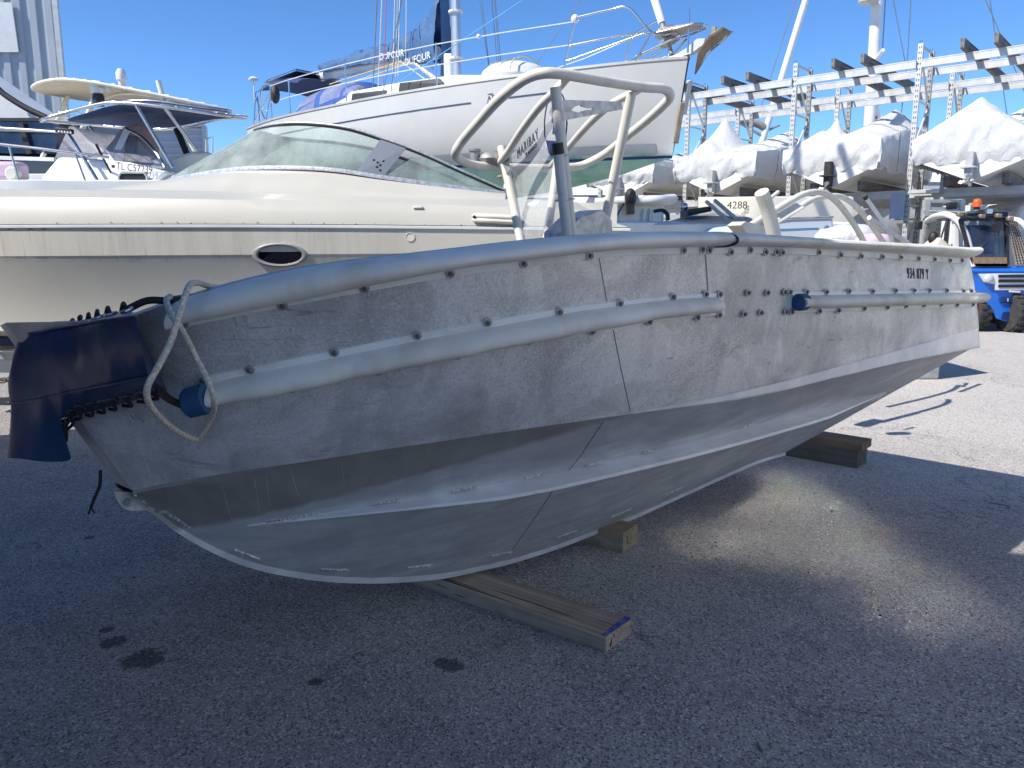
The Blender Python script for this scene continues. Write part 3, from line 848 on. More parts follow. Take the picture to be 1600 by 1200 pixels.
for k in range(9):
    i = 2+int(k*2.9); p = grid[i][23]; nrm = (grid[i][24]-grid[i][22]).cross(grid[i+1][23]-grid[i-1][23]).normalized()
    if nrm.dot(EYE-p) < 0: nrm = -nrm
    ring(p+nrm*.003, nrm, .014, .0035, MT['bolt'], "grommet", BF)
    q = grid[i][25]; lace_b.append(q)
    q2 = grid[min(NU-1, i+3)][25]
    MB().tube(catmull([p-nrm*.008, p+nrm*.010, q+nrm*.014, lerp(q, q2, .6)+nrm*.006], 5), .0052, 7).build("lacing", MT['black_rope'], BF)
# cords drawn from the cushion to the side fender and the gunwale
a = grid[1][23]; b = hit(300, 619, .05)[0]
for k in range(3):
    o_ = Vector((0, 0, (k-1)*.011))
    MB().tube(catmull([a+o_*1.2, lerp(a, b, .45)+o_*.6-Vector((0, 0, .008)), b+o_*.5], 8), .006, 6).build("lacing", MT['black_rope'], BF)
a = grid[1][0]; b = on(262, 470, K_(.50))
MB().tube(catmull([a, lerp(a, b, .5)+Vector((0, 0, .012)), b], 8), .010, 7).build("lacing", MT['black_rope'], BF)
e_ = [on(x, y, K_(-.08)) for x, y in ((157, 735), (156, 758), (149, 775), (142, 793))]
MB().tube(catmull(e_, 5), .0055, 6).tube([e_[-1], e_[-1]+Vector((.012, 0, -.02))], .003, 5).tube([e_[-1], e_[-1]+Vector((-.010, 0, -.022))], .003, 5).build("loose_cord", MT['black_rope'], BF)

# ------------------------------------------------------------------ mooring rope looped over the gunwale
rp = [(338, 449, .46), (322, 446, .50), (310, 442, .55), (298, 444, .62), (290, 460, .70), (278, 497, .73), (267, 533, .735), (247, 573, .735), (232, 600, .73), (230, 620, .71), (240, 641, .66), (267, 667, .56), (300, 685, .50), (313, 682, .50), (330, 653, .58), (335, 630, .69), (327, 600, .71), (307, 560, .66), (283, 513, .69), (267, 490, .66), (260, 470, .57), (266, 463, .48)]
P = catmull([on(x, y, K_(l)) for x, y, l in rp], 10)
ro = MB().tube(P, .0080, 9).build("mooring_rope", MT['rope'], None, smooth=60)
tag(ro, "white braided rope hanging in a loop over the workboat's bow", "rope")

# ------------------------------------------------------------------ console, hoop frame and roll bars of the workboat
def P_(x, y, l): return on(x, y, K_(l))
hoop = [(712, 238, -.28), (717, 248, -.38), (740, 258, -.4), (782, 261, -.4), (840, 263, -.4), (896, 261, -.4), (922, 253, -.36), (950, 237, -.25), (980, 213, -.05), (1012, 187, .15), (1038, 163, .32), (1047, 150, .38), (1037, 139, .4), (1004, 136, .4), (950, 128, .4), (880, 116, .4), (845, 115, .37), (815, 127, .28), (779, 156, .1), (750, 188, -.08), (724, 218, -.22)]
MB().tube(catmull([P_(*q) for q in hoop], 8, True), .021, 12, closed=True).build("roof_hoop", MT['alu_tube'], RIB, smooth=60)
for bar in ([(888, 119, .4), (866, 144, .33), (842, 168, .18), (815, 204, 0), (794, 237, -.2), (781, 254, -.36), (778, 262, -.4)],
            [(1003, 137, .4), (985, 147, .37), (960, 160, .3), (932, 182, .15), (908, 207, 0), (880, 240, -.24), (862, 258, -.38)]):
    MB().tube(catmull([P_(*q) for q in bar], 8), .017, 12).build("cross_bar", MT['alu_tube'], RIB, smooth=60)
posts = []
for (t, b) in (((868, 141, .37), (894, 372, .36)), ((986, 148, .375), (944, 352, .20)), ((784, 233, -.34), (813, 372, -.18)), ((874, 235, -.30), (856, 362, -.30))):
    p, q = P_(*t), P_(*b); posts.append((p, q))
    MB().tube([p+(p-q).normalized()*.012, q, q+(q-p)*.35], .0215, 14).build("frame_post", MT['alu_tube'], RIB, smooth=60)
# name plate with a dolphin cut out of it
pl = [(874, 156), (969, 159), (972, 171), (925, 180), (877, 189)]
dol = [(891.5, 171.8), (896, 167.2), (901, 165.5), (905, 163.2), (907, 166.4), (913, 168), (919, 169.6), (926, 168.6), (923.5, 171), (925, 173.4), (918, 171.9), (911, 173.2), (906, 174.6), (907, 177), (901, 175.3), (894, 174.4)]
pm = MB(); holed(pm, [P_(x, y, .385) for x, y in pl], [[P_(x, y, .385) for x, y in dol]], NX*.006); pm.build("name_plate", MT['alu_plate'], RIB, smooth=0)
bp_ = MB(); a0 = P_(858, 177, .30); bp_.prism([P_(857, 178, .25), P_(866, 158, .32), P_(873, 156, .385), P_(877, 189, .385), P_(863, 193, .32)], NX*.006); bp_.build("bracket_plate", MT['alu_plate'], RIB, smooth=0)
bp_ = MB(); bp_.prism([P_(780, 249, -.33), P_(794, 243, -.26), P_(796, 264, -.25), P_(786, 280, -.31)], NX*.006); bp_.build("bracket_plate", MT['alu_plate'], RIB, smooth=0)
# clear screen with the dealer's lettering
q0, q1, q2, q3 = P_(797, 243, -.33), P_(884, 168, .35), P_(890, 366, .37), P_(814, 366, -.20)
ws = MB(); G_ = 8
ws.loft([[lerp(lerp(q0, q1, i/G_), lerp(q3, q2, i/G_), j/G_)+NX*(.0) for j in range(G_+1)] for i in range(G_+1)])
WS = ws.build("clear_screen", MT['plexi'], RIB, smooth=60)
def on_ws(x, y, off=.004):
    n_ = (q1-q0).cross(q3-q0).normalized()
    if n_.dot(EYE-q0) < 0: n_ = -n_
    return at_plane(x, y, q0, n_)+n_*off, n_
a, n_ = on_ws(825, 226); b, n_ = on_ws(842, 209); c, n_ = on_ws(831, 234.5)
put_text("screen_lettering", "MARIBAY", .062, a, b-a, n_.cross(b-a), MT['paint_text'], WS, spacing=1.25)
put_text("screen_lettering", "PLAISANCE", .028, c, b-a, n_.cross(b-a), MT['paint_text'], WS, spacing=1.15)
c, n_ = on_ws(869, 194); rad = (on_ws(889, 194)[0]-c).length*.92
u = (on_ws(880, 194)[0]-c).normalized(); v = n_.cross(u)
em = MB(); em.tube([c+u*(rad*math.cos(t*math.pi/16))+v*(rad*math.sin(t*math.pi/16)) for t in range(32)], .003, 5, closed=True)
em.poly([c+u*(rad*math.cos(t))+v*(rad*math.sin(t)) for t in [math.pi*(1.17+.66*k/10) for k in range(11)]])
em.poly([c+u*(-rad*.25)+v*(-rad*.3), c+u*(rad*.55)+v*(-rad*.3), c+u*(rad*.1)+v*(rad*.75)])
em.build("round_emblem", MT['blue_stripe'], WS)
# pole lashed to the post
p, q = P_(872, 236, .42), P_(886, 368, .41)
ap = MB(); ap.mat(0).tube([p, q, q+(q-p)*.2], .021, 12); ap.mat(1).tube([p+(p-q).normalized()*.03, p-(p-q).normalized()*.012], .0235, 12)
AP = ap.build("lashed_pole", [MT['fender_aft'], MT['black']], RIB, smooth=50)
for y in (244, 312):
    c = P_(872+(y-231)*.107+4, y, .41); d = (q-p).normalized(); u = d.orthogonal().normalized(); v = d.cross(u)
    MB().tube([c-NX*.01+u*(.032*math.cos(t*math.pi/8))+v*(.044*math.sin(t*math.pi/8)) for t in range(16)], .003, 5, closed=True).build("cable_tie", MT['white2'], AP)
# console pod
cp = MB(); sh = [(884, 362), (908, 339), (941, 327), (957, 344), (958, 368)]
F_ = [P_(x, y, .30) for x, y in sh]; F_ += [F_[-1]-Vector((0, 0, .55)), F_[0]-Vector((0, 0, .55))]
cp.prism(F_, -NX*.14); cp.build("console", MT['alu_plate'], RIB, smooth=0, bevel=.006)
# roll bars over the stern, seen beyond the gunwale
def RB(pts, l, r, nm, m, n=8):
    MB().tube(catmull([P_(x, y, l) for x, y in pts], n), r, 12).build(nm, m, RIB, smooth=60)
RB([(1172, 353), (1180, 348), (1202, 334), (1232, 316), (1252, 305), (1273, 300), (1291, 303), (1307, 315), (1322, 333), (1337, 355), (1355, 388)], -.75, .026, "roll_bar", MT['alu_tube'])
RB([(1215, 346), (1240, 330), (1255, 320), (1270, 312), (1291, 307), (1312, 307), (1330, 316), (1348, 334), (1366, 358), (1388, 390)], -1.02, .026, "roll_bar", MT['alu_tube'])
pm = MB(); pl = [(1184, 353), (1243, 318), (1257, 325), (1199, 361)]
pl3 = [P_(1184, 353, -.75), P_(1243, 318, -.75), P_(1257, 325, -.70), P_(1199, 361, -.70)]
hc = sum(pl3, Vector())/4; eu = (pl3[1]-pl3[0])*.16; ev = (pl3[3]-pl3[0])*.25; hc = lerp(lerp(pl3[0], pl3[3], .5), lerp(pl3[1], pl3[2], .5), .3)
holed(pm, pl3, [[hc+eu*math.cos(t*math.pi/8)+ev*math.sin(t*math.pi/8) for t in range(16)]], Vector((0, 0, .008))); pm.build("perforated_plate", MT['alu_tube'], RIB, smooth=0)
pm = MB(); pm.prism([P_(x, y, -.72) for x, y in ((1157, 352), (1165, 346), (1182, 350), (1206, 357), (1200, 366), (1170, 366))], -NX*.12); pm.build("foot_bracket", MT['alu_tube'], RIB, smooth=0)
RB([(1358, 340), (1390, 361), (1424, 384)], -.9, .022, "stay_tube", MT['galv'], 3)
RB([(1352, 308), (1368, 330), (1389, 362), (1395, 380)], -1.05, .020, "boarding_pole", MT['white2'], 3)
RB([(1350, 305), (1353, 310)], -1.05, .023, "pole_cap", MT['black'], 2)
RB([(1190, 300), (1197, 320), (1204, 345), (1210, 372)], -.45, .050, "rod_tube", MT['alu_tube'], 4)
RB([(1202, 311), (1216, 300)], -.5, .014, "rod_stub", MT['alu_tube'], 2)
# hardware on the far side of the wheelhouse frame: winch and bag
bb = MB(); c = P_(758, 248, -.42); bb.ball(c+Vector((.03, 0, .0)), .05, 10, (1.3, 1, .7)).lathe([(.02, -.05), (.024, .03), (.03, .035), (.03, .045)], c-Vector((.05, 0, 0)), (0, 0, 1), 12)
bb.build("frame_winch", MT['galv_dk'], RIB)
# chocks fixed on the fore-deck edge
for x in (292, 368):
    c = on(x, 446 if x < 300 else 437, lambda s: bgn(s)-.06)
    mm = MB(); mm.bar(c-AX*.05-Vector((0, 0, .035)), c+AX*.05-Vector((0, 0, .045)), .05, .03); mm.build("cleat", MT['black'], RIB, bevel=.006)

# ------------------------------------------------------------------ timber under the keel
def timber(name, A, B, d, L, z0, h, m, label, group="timber blocks under the workboat", paint=None):
    """A, B: the two lower corners of the near end; d: direction of its length"""
    d = d.normalized(); A = Vector((A.x, A.y, z0)); B = Vector((B.x, B.y, z0))
    mb = MB(); n = 14; secs = []
    for i in range(n+1):
        t = i/n*L; j = lambda k: Vector((mnoise.noise(Vector((t*3, k, z0+h)))*.004, mnoise.noise(Vector((t*3, k+5, 1)))*.004, 0))
        ch = .006
        a, b = A+d*t+j(0), B+d*t+j(1); e = (b-a).normalized()
        secs.append([a, b, b+Vector((0, 0, h-ch)), b-e*ch+Vector((0, 0, h)), a+e*ch+Vector((0, 0, h+mnoise.noise(Vector((t*4, 3, 3)))*.002)), a+Vector((0, 0, h-ch))])
    mb.loft(secs, closed=True, cap0=True, cap1=True)
    o = mb.build(name, m, None, smooth=30)
    tag(o, label, "timber", group); return o
def ang(d): return math.atan2(d.y, d.x)
A, B = at_z(946, 1019), at_z(987, 989); d = at_z(690, 906, .065)-at_z(948, 994, .065)
W1 = wood("grey_weathered_plank", (.47, .39, .30), (.19, .15, .11), (0, 0, -ang(d)))
pk = timber("wood_plank", A, B, d, 1.35, 0, .064, W1, "long flat grey plank on the asphalt under the workboat's forefoot")
e = (B-A).normalized(); pb = MB(); pb.poly([A-d.normalized()*.0015*0+Vector((0, 0, .0655))-d.normalized()*0, B+Vector((0, 0, .0655)), B+d.normalized()*.03+Vector((0, 0, .0655)), A+d.normalized()*.02+Vector((0, 0, .0655))])
pb.v = [tuple(Vector(v)+d.normalized()*.002) for v in pb.v]
pb.build("blue_paint_mark", pbr("blue_marking_paint", (.01, .05, .32), .5, 0, (.16, .17, .22), 30, .45, .6), pk)
A = at_z(973, 864); B = at_z(996, 848); d = at_z(894, 844)-A
W2 = wood("tan_block_wood", (.40, .32, .22), (.2, .15, .095), (0, 0, -ang(d)), 20)
timber("wood_block", A, B, d, .62, 0, .108, W2, "short square tan wood block under the middle of the workboat's keel")
A = at_z(1339, 732); d = at_z(1239, 714)-A; pr = Vector((-d.y, d.x, 0)).normalized()
if pr.y < 0: pr = -pr
W3 = wood("tarred_beam_wood", (.16, .14, .11), (.06, .055, .045), (0, 0, -ang(d)), 18)
W4 = wood("brown_plank_wood", (.26, .17, .11), (.12, .075, .05), (0, 0, -ang(d)), 18)
timber("wood_beam", A, A+pr*.2, d, 1.15, 0, .125, W3, "dark tarred square beam under the workboat's stern, below a brown plank")
timber("wood_plank", A-d.normalized()*.02+pr*.01, A+pr*.22-d.normalized()*.02, d, 1.2, .126, .058, W4, "brown plank lying on the dark beam under the workboat's stern")
# twigs
for (x, y, dx, dy, r, lb) in ((1545, 785, 32, 5, .004, "thin black twig on the shaded asphalt beside the sunlit strip"), (1184, 1160, 10, 16, .005, "short grey twig on the asphalt at the bottom of the picture, below the plank"), (1106, 757, 14, 3, .004, "small dark chip of bark on the asphalt near the tan block")):
    a, b = at_z(x, y, r), at_z(x+dx, y+dy, r)
    tag(MB().tube([a, lerp(a, b, .5)+Vector((0, .004, 0)), b], r, 6).build("twig", MT['seam'] if r < .005 else W1, None), lb, "twig")
# ------------------------------------------------------------------ cream sports cruiser alongside
YN, HB = 6.3, 1.45; YC = YN+HB
CR = thing("sports_cruiser", "cream sports cruiser with raked curved windscreen, oval porthole and dirty topsides behind the workboat", "boat", (-2.6, YC, 0))
def hbw(x): return HB if x > -3.2 else HB*max(.03, 1-((-3.2-x)/4.3)**2.2)
def zs(x, y0, x0, y1, x1): return 0
def cz(px, y, w_=0): return at(px, y, YN+w_).z
# heights of the long lines, from the picture, along the near side
Zr = hermite([-5, -2, .8], [cz(0, 352), cz(400, 351), cz(900, 356)])
Zk = hermite([-5, -2, .8], [cz(0, 404, .02), cz(400, 400, .02), cz(900, 396, .02)])
Zc = hermite([-5, -2, .8], [cz(0, 505, .16), cz(300, 506, .16), cz(800, 512, .16)])
Zd = hermite([-5, -2, .8], [cz(0, 303, .10), cz(400, 311, .10), cz(850, 328, .10)])
XS = [.95-.2*i for i in range(34)]
XS = [x for x in XS if x > -7.4]
def crsec(x, sg):
    h = hbw(x); k = h/HB; Y = lambda v: YC-sg*v
    bowlift = max(0, (-4.0-x))*.16
    zk0 = .42+bowlift*1.2
    return [(x, Y(0), zk0), (x, Y(h*.45), zk0+(Zc(x)-zk0)*.5), (x, Y(h*.47), zk0+(Zc(x)-zk0)*.49), (x, Y(h*.84), Zc(x)+bowlift*.3-.10), (x, Y(h*.89), Zc(x)+bowlift*.3-.09), (x, Y(h*.885), Zc(x)+bowlift*.3),
            (x, Y(h*.95), (Zc(x)+Zk(x))/2), (x, Y(h*.985), Zk(x)-.006), (x, Y(h*.992), Zk(x)+.012), (x, Y(h*1.0), Zr(x)-.02)]
def cdeck(x, sg):
    h = hbw(x); Y = lambda v: YC-sg*v; top = .06 if x > .6 else 0
    a = max(0, x-.55)*.55
    return [(x, Y(h-.002), Zr(x)), (x, Y(h-.03), Zr(x)+(Zd(x)-Zr(x))*.5-a*.3), (x, Y(h-.085), Zd(x)-.012-a*.6), (x, Y(h-.12), Zd(x)-a*.7), (x, Y(max(.02, h-.19)), Zd(x)+.008-a*.8), (x, Y(max(.018, h-.27)), Zd(x)+.05-a), (x, Y(max(.015, h-.42)), Zd(x)+.075-a)]
MT['cr_hull'] = gelcoat("cream_hull_gelcoat", (.64, .605, .52), (.33, .29, .24), 1.44, 1.74, .85, .35)
MT['cr_deck'] = gelcoat("cream_deck_gelcoat", (.50, .48, .42), (.45, .42, .36), None, None, .3, .35)
hb_ = MB()
for sg in (1, -1): hb_.loft([crsec(x, sg) for x in XS])
hb_.face([hb_.vert(p) for p in crsec(XS[0], 1)]+[hb_.vert(p) for p in crsec(XS[0], -1)[::-1][:-1]])
CH = hb_.build("hull", MT['cr_hull'], CR, smooth=25)
dk = MB()
for sg in (1, -1): dk.loft([cdeck(x, sg) for x in XS])
fore = [x for x in XS if x < -3.3]
dk.loft([[cdeck(x, 1)[-1], (x, YC-.02, Zd(x)+.10), (x, YC+.02, Zd(x)+.10), cdeck(x, -1)[-1]] for x in fore])
dk.face([dk.vert(p) for p in cdeck(XS[0], 1)]+[dk.vert(p) for p in cdeck(XS[0], -1)[::-1]])
dk.build("deck", MT['cr_deck'], CR, smooth=40)
# cockpit sole, dash and seats inside the screen
ck = MB(); ck.loft([[(x, YC-HB+.42, Zd(x)+.07), (x, YC-HB+.45, 1.35), (x, YC+HB-.45, 1.35), (x, YC+HB-.42, Zd(x)+.07)] for x in (.9, -1.6)])
ck.build("cockpit", MT['cream'], CR, smooth=20)
# rub rail with its rivets
for sg in (1, -1):
    rr_ = MB(); secs = []
    for x in XS:
        y = YC-sg*(hbw(x)+.001); z = Zr(x); e = -sg
        secs.append([(x, y, z-.026), (x, y+e*.012, z-.022), (x, y+e*.012, z-.004), (x, y+e*.002, z-.001), (x, y, z)])
    rr_.loft(secs); RRo = rr_.build("rub_rail", MT['white2'], CR, smooth=30)
    if sg == 1:
        g_ = MB()
        g_.loft([[(x, YC-hbw(x)-.0035, Zr(x)+.0005), (x, YC-hbw(x)-.0035, Zr(x)+.006)] for x in XS]); g_.build("rail_gap", MT['rail_gap'], CR)
        for i in range(44):
            x = .8-.135*i+random.uniform(-.03, .03)
            MB().ball((x, YC-hbw(x)-.001, Zr(x)+.014+random.uniform(-.004, .005)), random.choice((.0025, .0035, .005)), 6).build("rivet", MT['rail_gap'], RRo)
# foredeck trunk up to the windscreen
bl = [(790, 304, 6.95), (700, 293, 6.88), (600, 279, 6.86), (520, 267, 6.88), (440, 263.5, 6.96), (370, 266, 7.10), (300, 276, 7.32), (256, 287, 7.55), (240, 291, 7.75)]
tl = [(792, 300, 6.97), (720, 268, 6.92), (660, 241, 6.94), (600, 219, 6.98), (540, 201, 7.02), (475, 194, 7.13), (432, 196, 7.26), (407, 201, 7.46), (398, 204, 7.75)]
bs = catmull([at(*q) for q in bl], 6); ts = catmull([at(*q) for q in tl], 6)
NP = 49
bs, ts = resample(bs, NP), resample(ts, NP)
flip = lambda p: Vector((p[0], 2*YC-p[1], p[2]))
fullb = bs+[flip(p) for p in bs[::-1][1:]]; fullt = ts+[flip(p) for p in ts[::-1][1:]]
tk = MB(); secs = []
for i, p in enumerate(fullb):
    j = min(i, 2*NP-2-i); sgn = 1 if i < NP else -1
    x = p.x-(.0 if j < NP*.5 else .75*((j-NP*.5)/(NP*.5))**1.5)
    fy = hbw(x)-.36-max(0, (j/NP-.45))*1.4*0
    y_out = YC-sgn*max(0, (hbw(x)-.40)*(1-max(0, (j/NP-.50)/.50)**2.2)) if True else 0
    foot = Vector((x, y_out, Zd(x)+.055+(.03 if j > NP*.6 else 0)))
    mid = lerp(p, foot, .45)+Vector((0, 0, .035)); q = lerp(p, foot, .08)+Vector((0, 0, .004))
    secs.append([p, q, lerp(p, foot, .22)+Vector((0, 0, .02)), mid, lerp(p, foot, .75)+Vector((0, 0, .022)), foot, foot+Vector((0, -sgn*.12, -.05))])
tk.loft(secs); tk.build("cabin_top", MT['cr_deck'], CR, smooth=60)
# windscreen: panes, pillar plates, frame
def pane(i0, i1, name):
    m_ = MB(); m_.loft([[lerp(fullb[i], fullt[i], t/6)+Vector((0, 0, .0)) for t in range(7)] for i in range(i0, i1+1)])
    return m_.build(name, MT['glass'], CR, smooth=80)
def near_i(px, pts):
    best = min(range(NP), key=lambda i: abs(800+FPX*pts[i].x/((pts[i].y*math.cos(PITCH)-(pts[i].z-CAM_H)*math.sin(PITCH)))-px)); return best
iL, iR = near_i(562, bs), near_i(604, bs)
last = 2*NP-2
pane(iL, last-iL, "front_pane"); pane(0, iR, "side_pane"); pane(last-iR, last, "side_pane")
for s_ in (1, -1):
    pp = MB(); tR, tL = ts[near_i(632, ts)], ts[near_i(597, ts)]
    pts = [bs[iL], bs[iR], tR, tL]; 
    if s_ < 0: pts = [flip(p) for p in pts]
    pp.prism(pts, Vector((0, -s_*.012, 0))); PL = pp.build("pillar_plate", pbr("dull_grey_plate", (.22, .24, .27), .4, .5), CR, smooth=0)
    if s_ > 0:
        hp = MB()
        for x, y in ((584, 250), (590, 254), (594, 258), (589, 261), (594, 266), (599, 252)):
            c = at_plane(x, y, bs[iL]-Vector((0, .016, 0)), (pts[1]-pts[0]).cross(pts[3]-pts[0])); hp.ball(c, .012, 6, (1, .3, 1))
        hp.build("screw_holes", MT['dark'], PL)
MB().tube(fullt, .016, 8).build("screen_frame", MT['black'], CR, smooth=60)
MB().tube([p+Vector((0, -.012 if i < NP else .012, .012)) for i, p in enumerate(fullt)], .010, 8).build("frame_trim", MT['alu_plate'], CR, smooth=60)
sb = MB(); secs = []
for i, p in enumerate(fullb):
    o_ = Vector((0, -1, 0)) if i < NP else Vector((0, 1, 0))
    tt = (fullb[min(last, i+1)]-fullb[max(0, i-1)]); o_ = Vector((tt.y, -tt.x, 0)); o_.normalize()
    if o_.dot(Vector((p.x+1.5, p.y-YC, 0))) < 0: o_ = -o_
    secs.append([p+o_*.004+Vector((0, 0, .028)), p+o_*.02+Vector((0, 0, .024)), p+o_*.026+Vector((0, 0, -.004)), p+o_*.026+Vector((0, 0, -.012)), p-Vector((0, 0, .012))])
sb.loft(secs); SBo = sb.build("screen_base", MT['alu_plate'], CR, smooth=30)
MB().tube([p+Vector((0, -.024 if i < NP else .024, -.014)) for i, p in enumerate(fullb)], .007, 6).build("base_gasket", MT['black'], CR)
for i in range(2, NP-6, 4):
    MB().ball(fullb[i]+Vector((0, -.022, .010)), .006, 6).build("screw", MT['seam'], SBo)
# porthole, bilge outlet, vents and mooring notch
chv = BVHTree.FromPolygons([Vector(p) for p in hb_.v], hb_.f)
def chit(x, y):
    loc, nr, i_, d_ = chv.ray_cast(EYE, ray(x, y).normalized())
    if nr.dot(EYE-loc) < 0: nr = -nr
    return loc, nr
c, nr = chit(438, 398.5); ux = Vector((1, 0, 0)); uz = Vector((0, 0, 1)); rx = 42/1200*6.35; rz = 18.5/1200*6.35
ph = MB(); secs = []
for t in range(40):
    a = t*math.pi/20; e = ux*(math.cos(a)); f = uz*math.sin(a)
    q = lambda k, o: c+e*(rx*k)+f*(rz*k if k > .95 else rz*(k-.06))+Vector((0, -o, 0))
    secs.append([q(1.0, 0), q(1.0, .022), q(.94, .03), q(.84, .026), q(.80, .006), q(.79, -.02)])
ph.loft(secs+[secs[0]]); PF = ph.build("porthole_frame", pbr("grey_porthole_trim", (.26, .26, .255), .5), CR, smooth=50)
pg = MB(); pg.poly([c+ux*(rx*.82*math.cos(a*math.pi/16))+uz*(rz*.78*math.sin(a*math.pi/16))+Vector((0, -.004, 0)) for a in range(32)])
pg.build("porthole_glass", pbr("black_tinted_glass", (.008, .008, .012), .12, 0), PF)
c, nr = chit(641, 370.5)
oh = MB(); oh.lathe([(.038, 0), (.038, .004), (.034, .005), (.033, .0)], c, nr, 20, cap=False); oh.build("outlet_rim", MT['white2'], CR)
oh = MB(); oh.poly([c+nr*.002+ux*(.033*math.cos(a*math.pi/10))+uz*(.033*math.sin(a*math.pi/10)) for a in range(20)]); oh.build("outlet_disc", MT['cream'], CR)
for y in (337, 343.5):
    a, b = at(738, y, YN+.02), at(812, y+4, YN+.02); v_ = MB()
    v_.tube([a, lerp(a, b, .05)+Vector((0, -.025, .0)), lerp(a, b, .5)+Vector((0, -.03, 0)), b+Vector((0, -.03, 0))], lambda t: .008+.013*min(1, t*6), 10)
    v_.build("vent_louvre", MT['cream'], CR, smooth=60)
v_ = MB(); a = at(741, 338.5, YN-.02); v_.ball(a, .014, 8); v_.build("vent_end", MT['dark'], CR)
nt_ = MB(); a = at(653, 324, YN+.06); nt_.box(a, (.075, .03, .018)); nt_.build("deck_notch", MT['white2'], CR, bevel=.004)
# scuffs below the rub rail
for px_ in (18, 50, 70):
    p, nr = chit(px_, 358); s_ = MB(); s_.ball(p, .03, 8, (1.2, .05, .10)); s_.build("scuff", MT['rail_gap'], CH)
# yard trailer under the cruiser
TR = thing("boat_trailer", "galvanised boat trailer with a rusty chain under the cream cruiser", "trailer", (-3.0, YC, 0))
t_ = MB()
for sg in (-1, 1): t_.bar((1.2, YC+sg*.55, .42), (-5.6, YC+sg*.3, .42), .08, .12)
t_.bar((-5.6, YC-.35, .42), (-5.6, YC+.35, .42), .08, .12).bar((.6, YC-.9, .42), (.6, YC+.9, .42), .1, .1).bar((-1.0, YC-.9, .35), (-1.0, YC+.9, .35), .1, .1)
t_.build("frame", MT['galv'], TR, smooth=0)
for x in (-.6, .2):
    for sg in (-1, 1):
        wv = MB(); wv.lathe([(.16, -.09), (.28, -.09), (.31, -.05), (.31, .05), (.28, .09), (.16, .09)], (x, YC+sg*1.0, .31), (0, 1, 0), 24); wo = wv.build("wheel", MT['tyre'], TR, smooth=40)
        MB().lathe([(.15, -.07), (.05, -.05), (.05, .05), (.15, .07)], (x, YC+sg*1.0, .31), (0, 1, 0), 16).build("rim", MT['galv'], wo)
for x in (-.2, -2.6, -4.6):
    for sg in (-1, 1):
        MB().bar((x, YC+sg*.5, .48), (x, YC+sg*.62, .66+.04*(x < -4)), .06, .06, (1, 0, 0)).bar((x-.35, YC+sg*.62, .70), (x+.35, YC+sg*.62, .70), .12, .08).build("bunk", MT['navy'], TR, smooth=0)
MB().bar((-5.6, YC, .42), (-7.8, YC-.3, .42), .09, .11).build("drawbar", MT['galv'], TR, smooth=0)
p0, p1 = at(-14, 592, 6.7), at(32, 586, 6.9)
for i in range(9):
    c = lerp(p0, p1, i/8)+Vector((0, 0, -.03*math.sin(i/8*math.pi))); d = (p1-p0).normalized(); u = Vector((0, 0, 1)) if i % 2 else Vector((0, 1, 0))
    MB().tube([c+d*(.036*math.cos(a*math.pi/6))+u*(.022*math.sin(a*math.pi/6)) for a in range(12)], .006, 6, closed=True).build("chain_link", MT['rust'], TR)
# ------------------------------------------------------------------ white sailing yacht ashore behind
BOW = at(1076, 92, 11.0); SD = Vector((-.748, .663, 0)); SN = Vector((-.663, -.748, 0)); LOA = 9.6
SY = thing("sailing_yacht", "white sailing yacht standing ashore, blue sprayhood and stowed mainsail, green underwater hull", "sailing yacht", (BOW+SD*5)*1.0-Vector((0, 0, (BOW+SD*5).z)))
WL = at(1058, 240, 11.0).z
hbs = hermite([0, .5, 1.5, 3, 4.6, 6.2, 8, 9.6], [.02, .30, .74, 1.22, 1.5, 1.56, 1.42, 1.05])
shz = hermite([0, 3, 6, 9.6], [BOW.z, BOW.z-.10, BOW.z-.14, BOW.z-.10])
can = hermite([0, .4, 1.2, 2.5, 4.5, 6.5, 8.4, 9.6], [WL-.05, WL-.10, WL-.25, WL-.42, WL-.52, WL-.42, WL-.12, WL+.06])
def sp(t, w_, z): p = BOW+SD*t+SN*w_; p.z = z; return p
def ysec(t, sg):
    h = hbs(t); zt = shz(t); zb = can(t); P = []; rk = max(0, 1-t/.9)
    for k in range(0, 17):
        a = k/16
        z = zt+(zb-zt)*a
        f = (1-a**3.2)**.55 if a < 1 else 0
        f *= 1-.10*(1-a)*0
        P.append(sp(t+rk*.20*a, sg*h*max(f, 0.0), z))
    return P
TS = [0, .05, .12, .25, .45, .7, 1, 1.4, 1.9, 2.5, 3.1, 3.8, 4.5, 5.2, 5.9, 6.6, 7.3, 8, 8.6, 9.2, 9.6]
ZW = at(1058, 256, 11.0).z
hm = MB()
for sg in (1, -1):
    secs = [ysec(t, sg) for t in TS]
    I = [[hm.vert(p) for p in c] for c in secs]
    for A, B in zip(I, I[1:]):
        for k in range(16):
            zc = sum(hm.v[q][2] for q in (A[k], A[k+1], B[k+1], B[k]))/4
            hm.mat(1 if zc < WL+.02 else 0).face((A[k], A[k+1], B[k+1], B[k]))
hm.mat(0); hm.face([hm.vert(p) for p in ysec(9.6, 1)]+[hm.vert(p) for p in ysec(9.6, -1)[::-1]][1:])
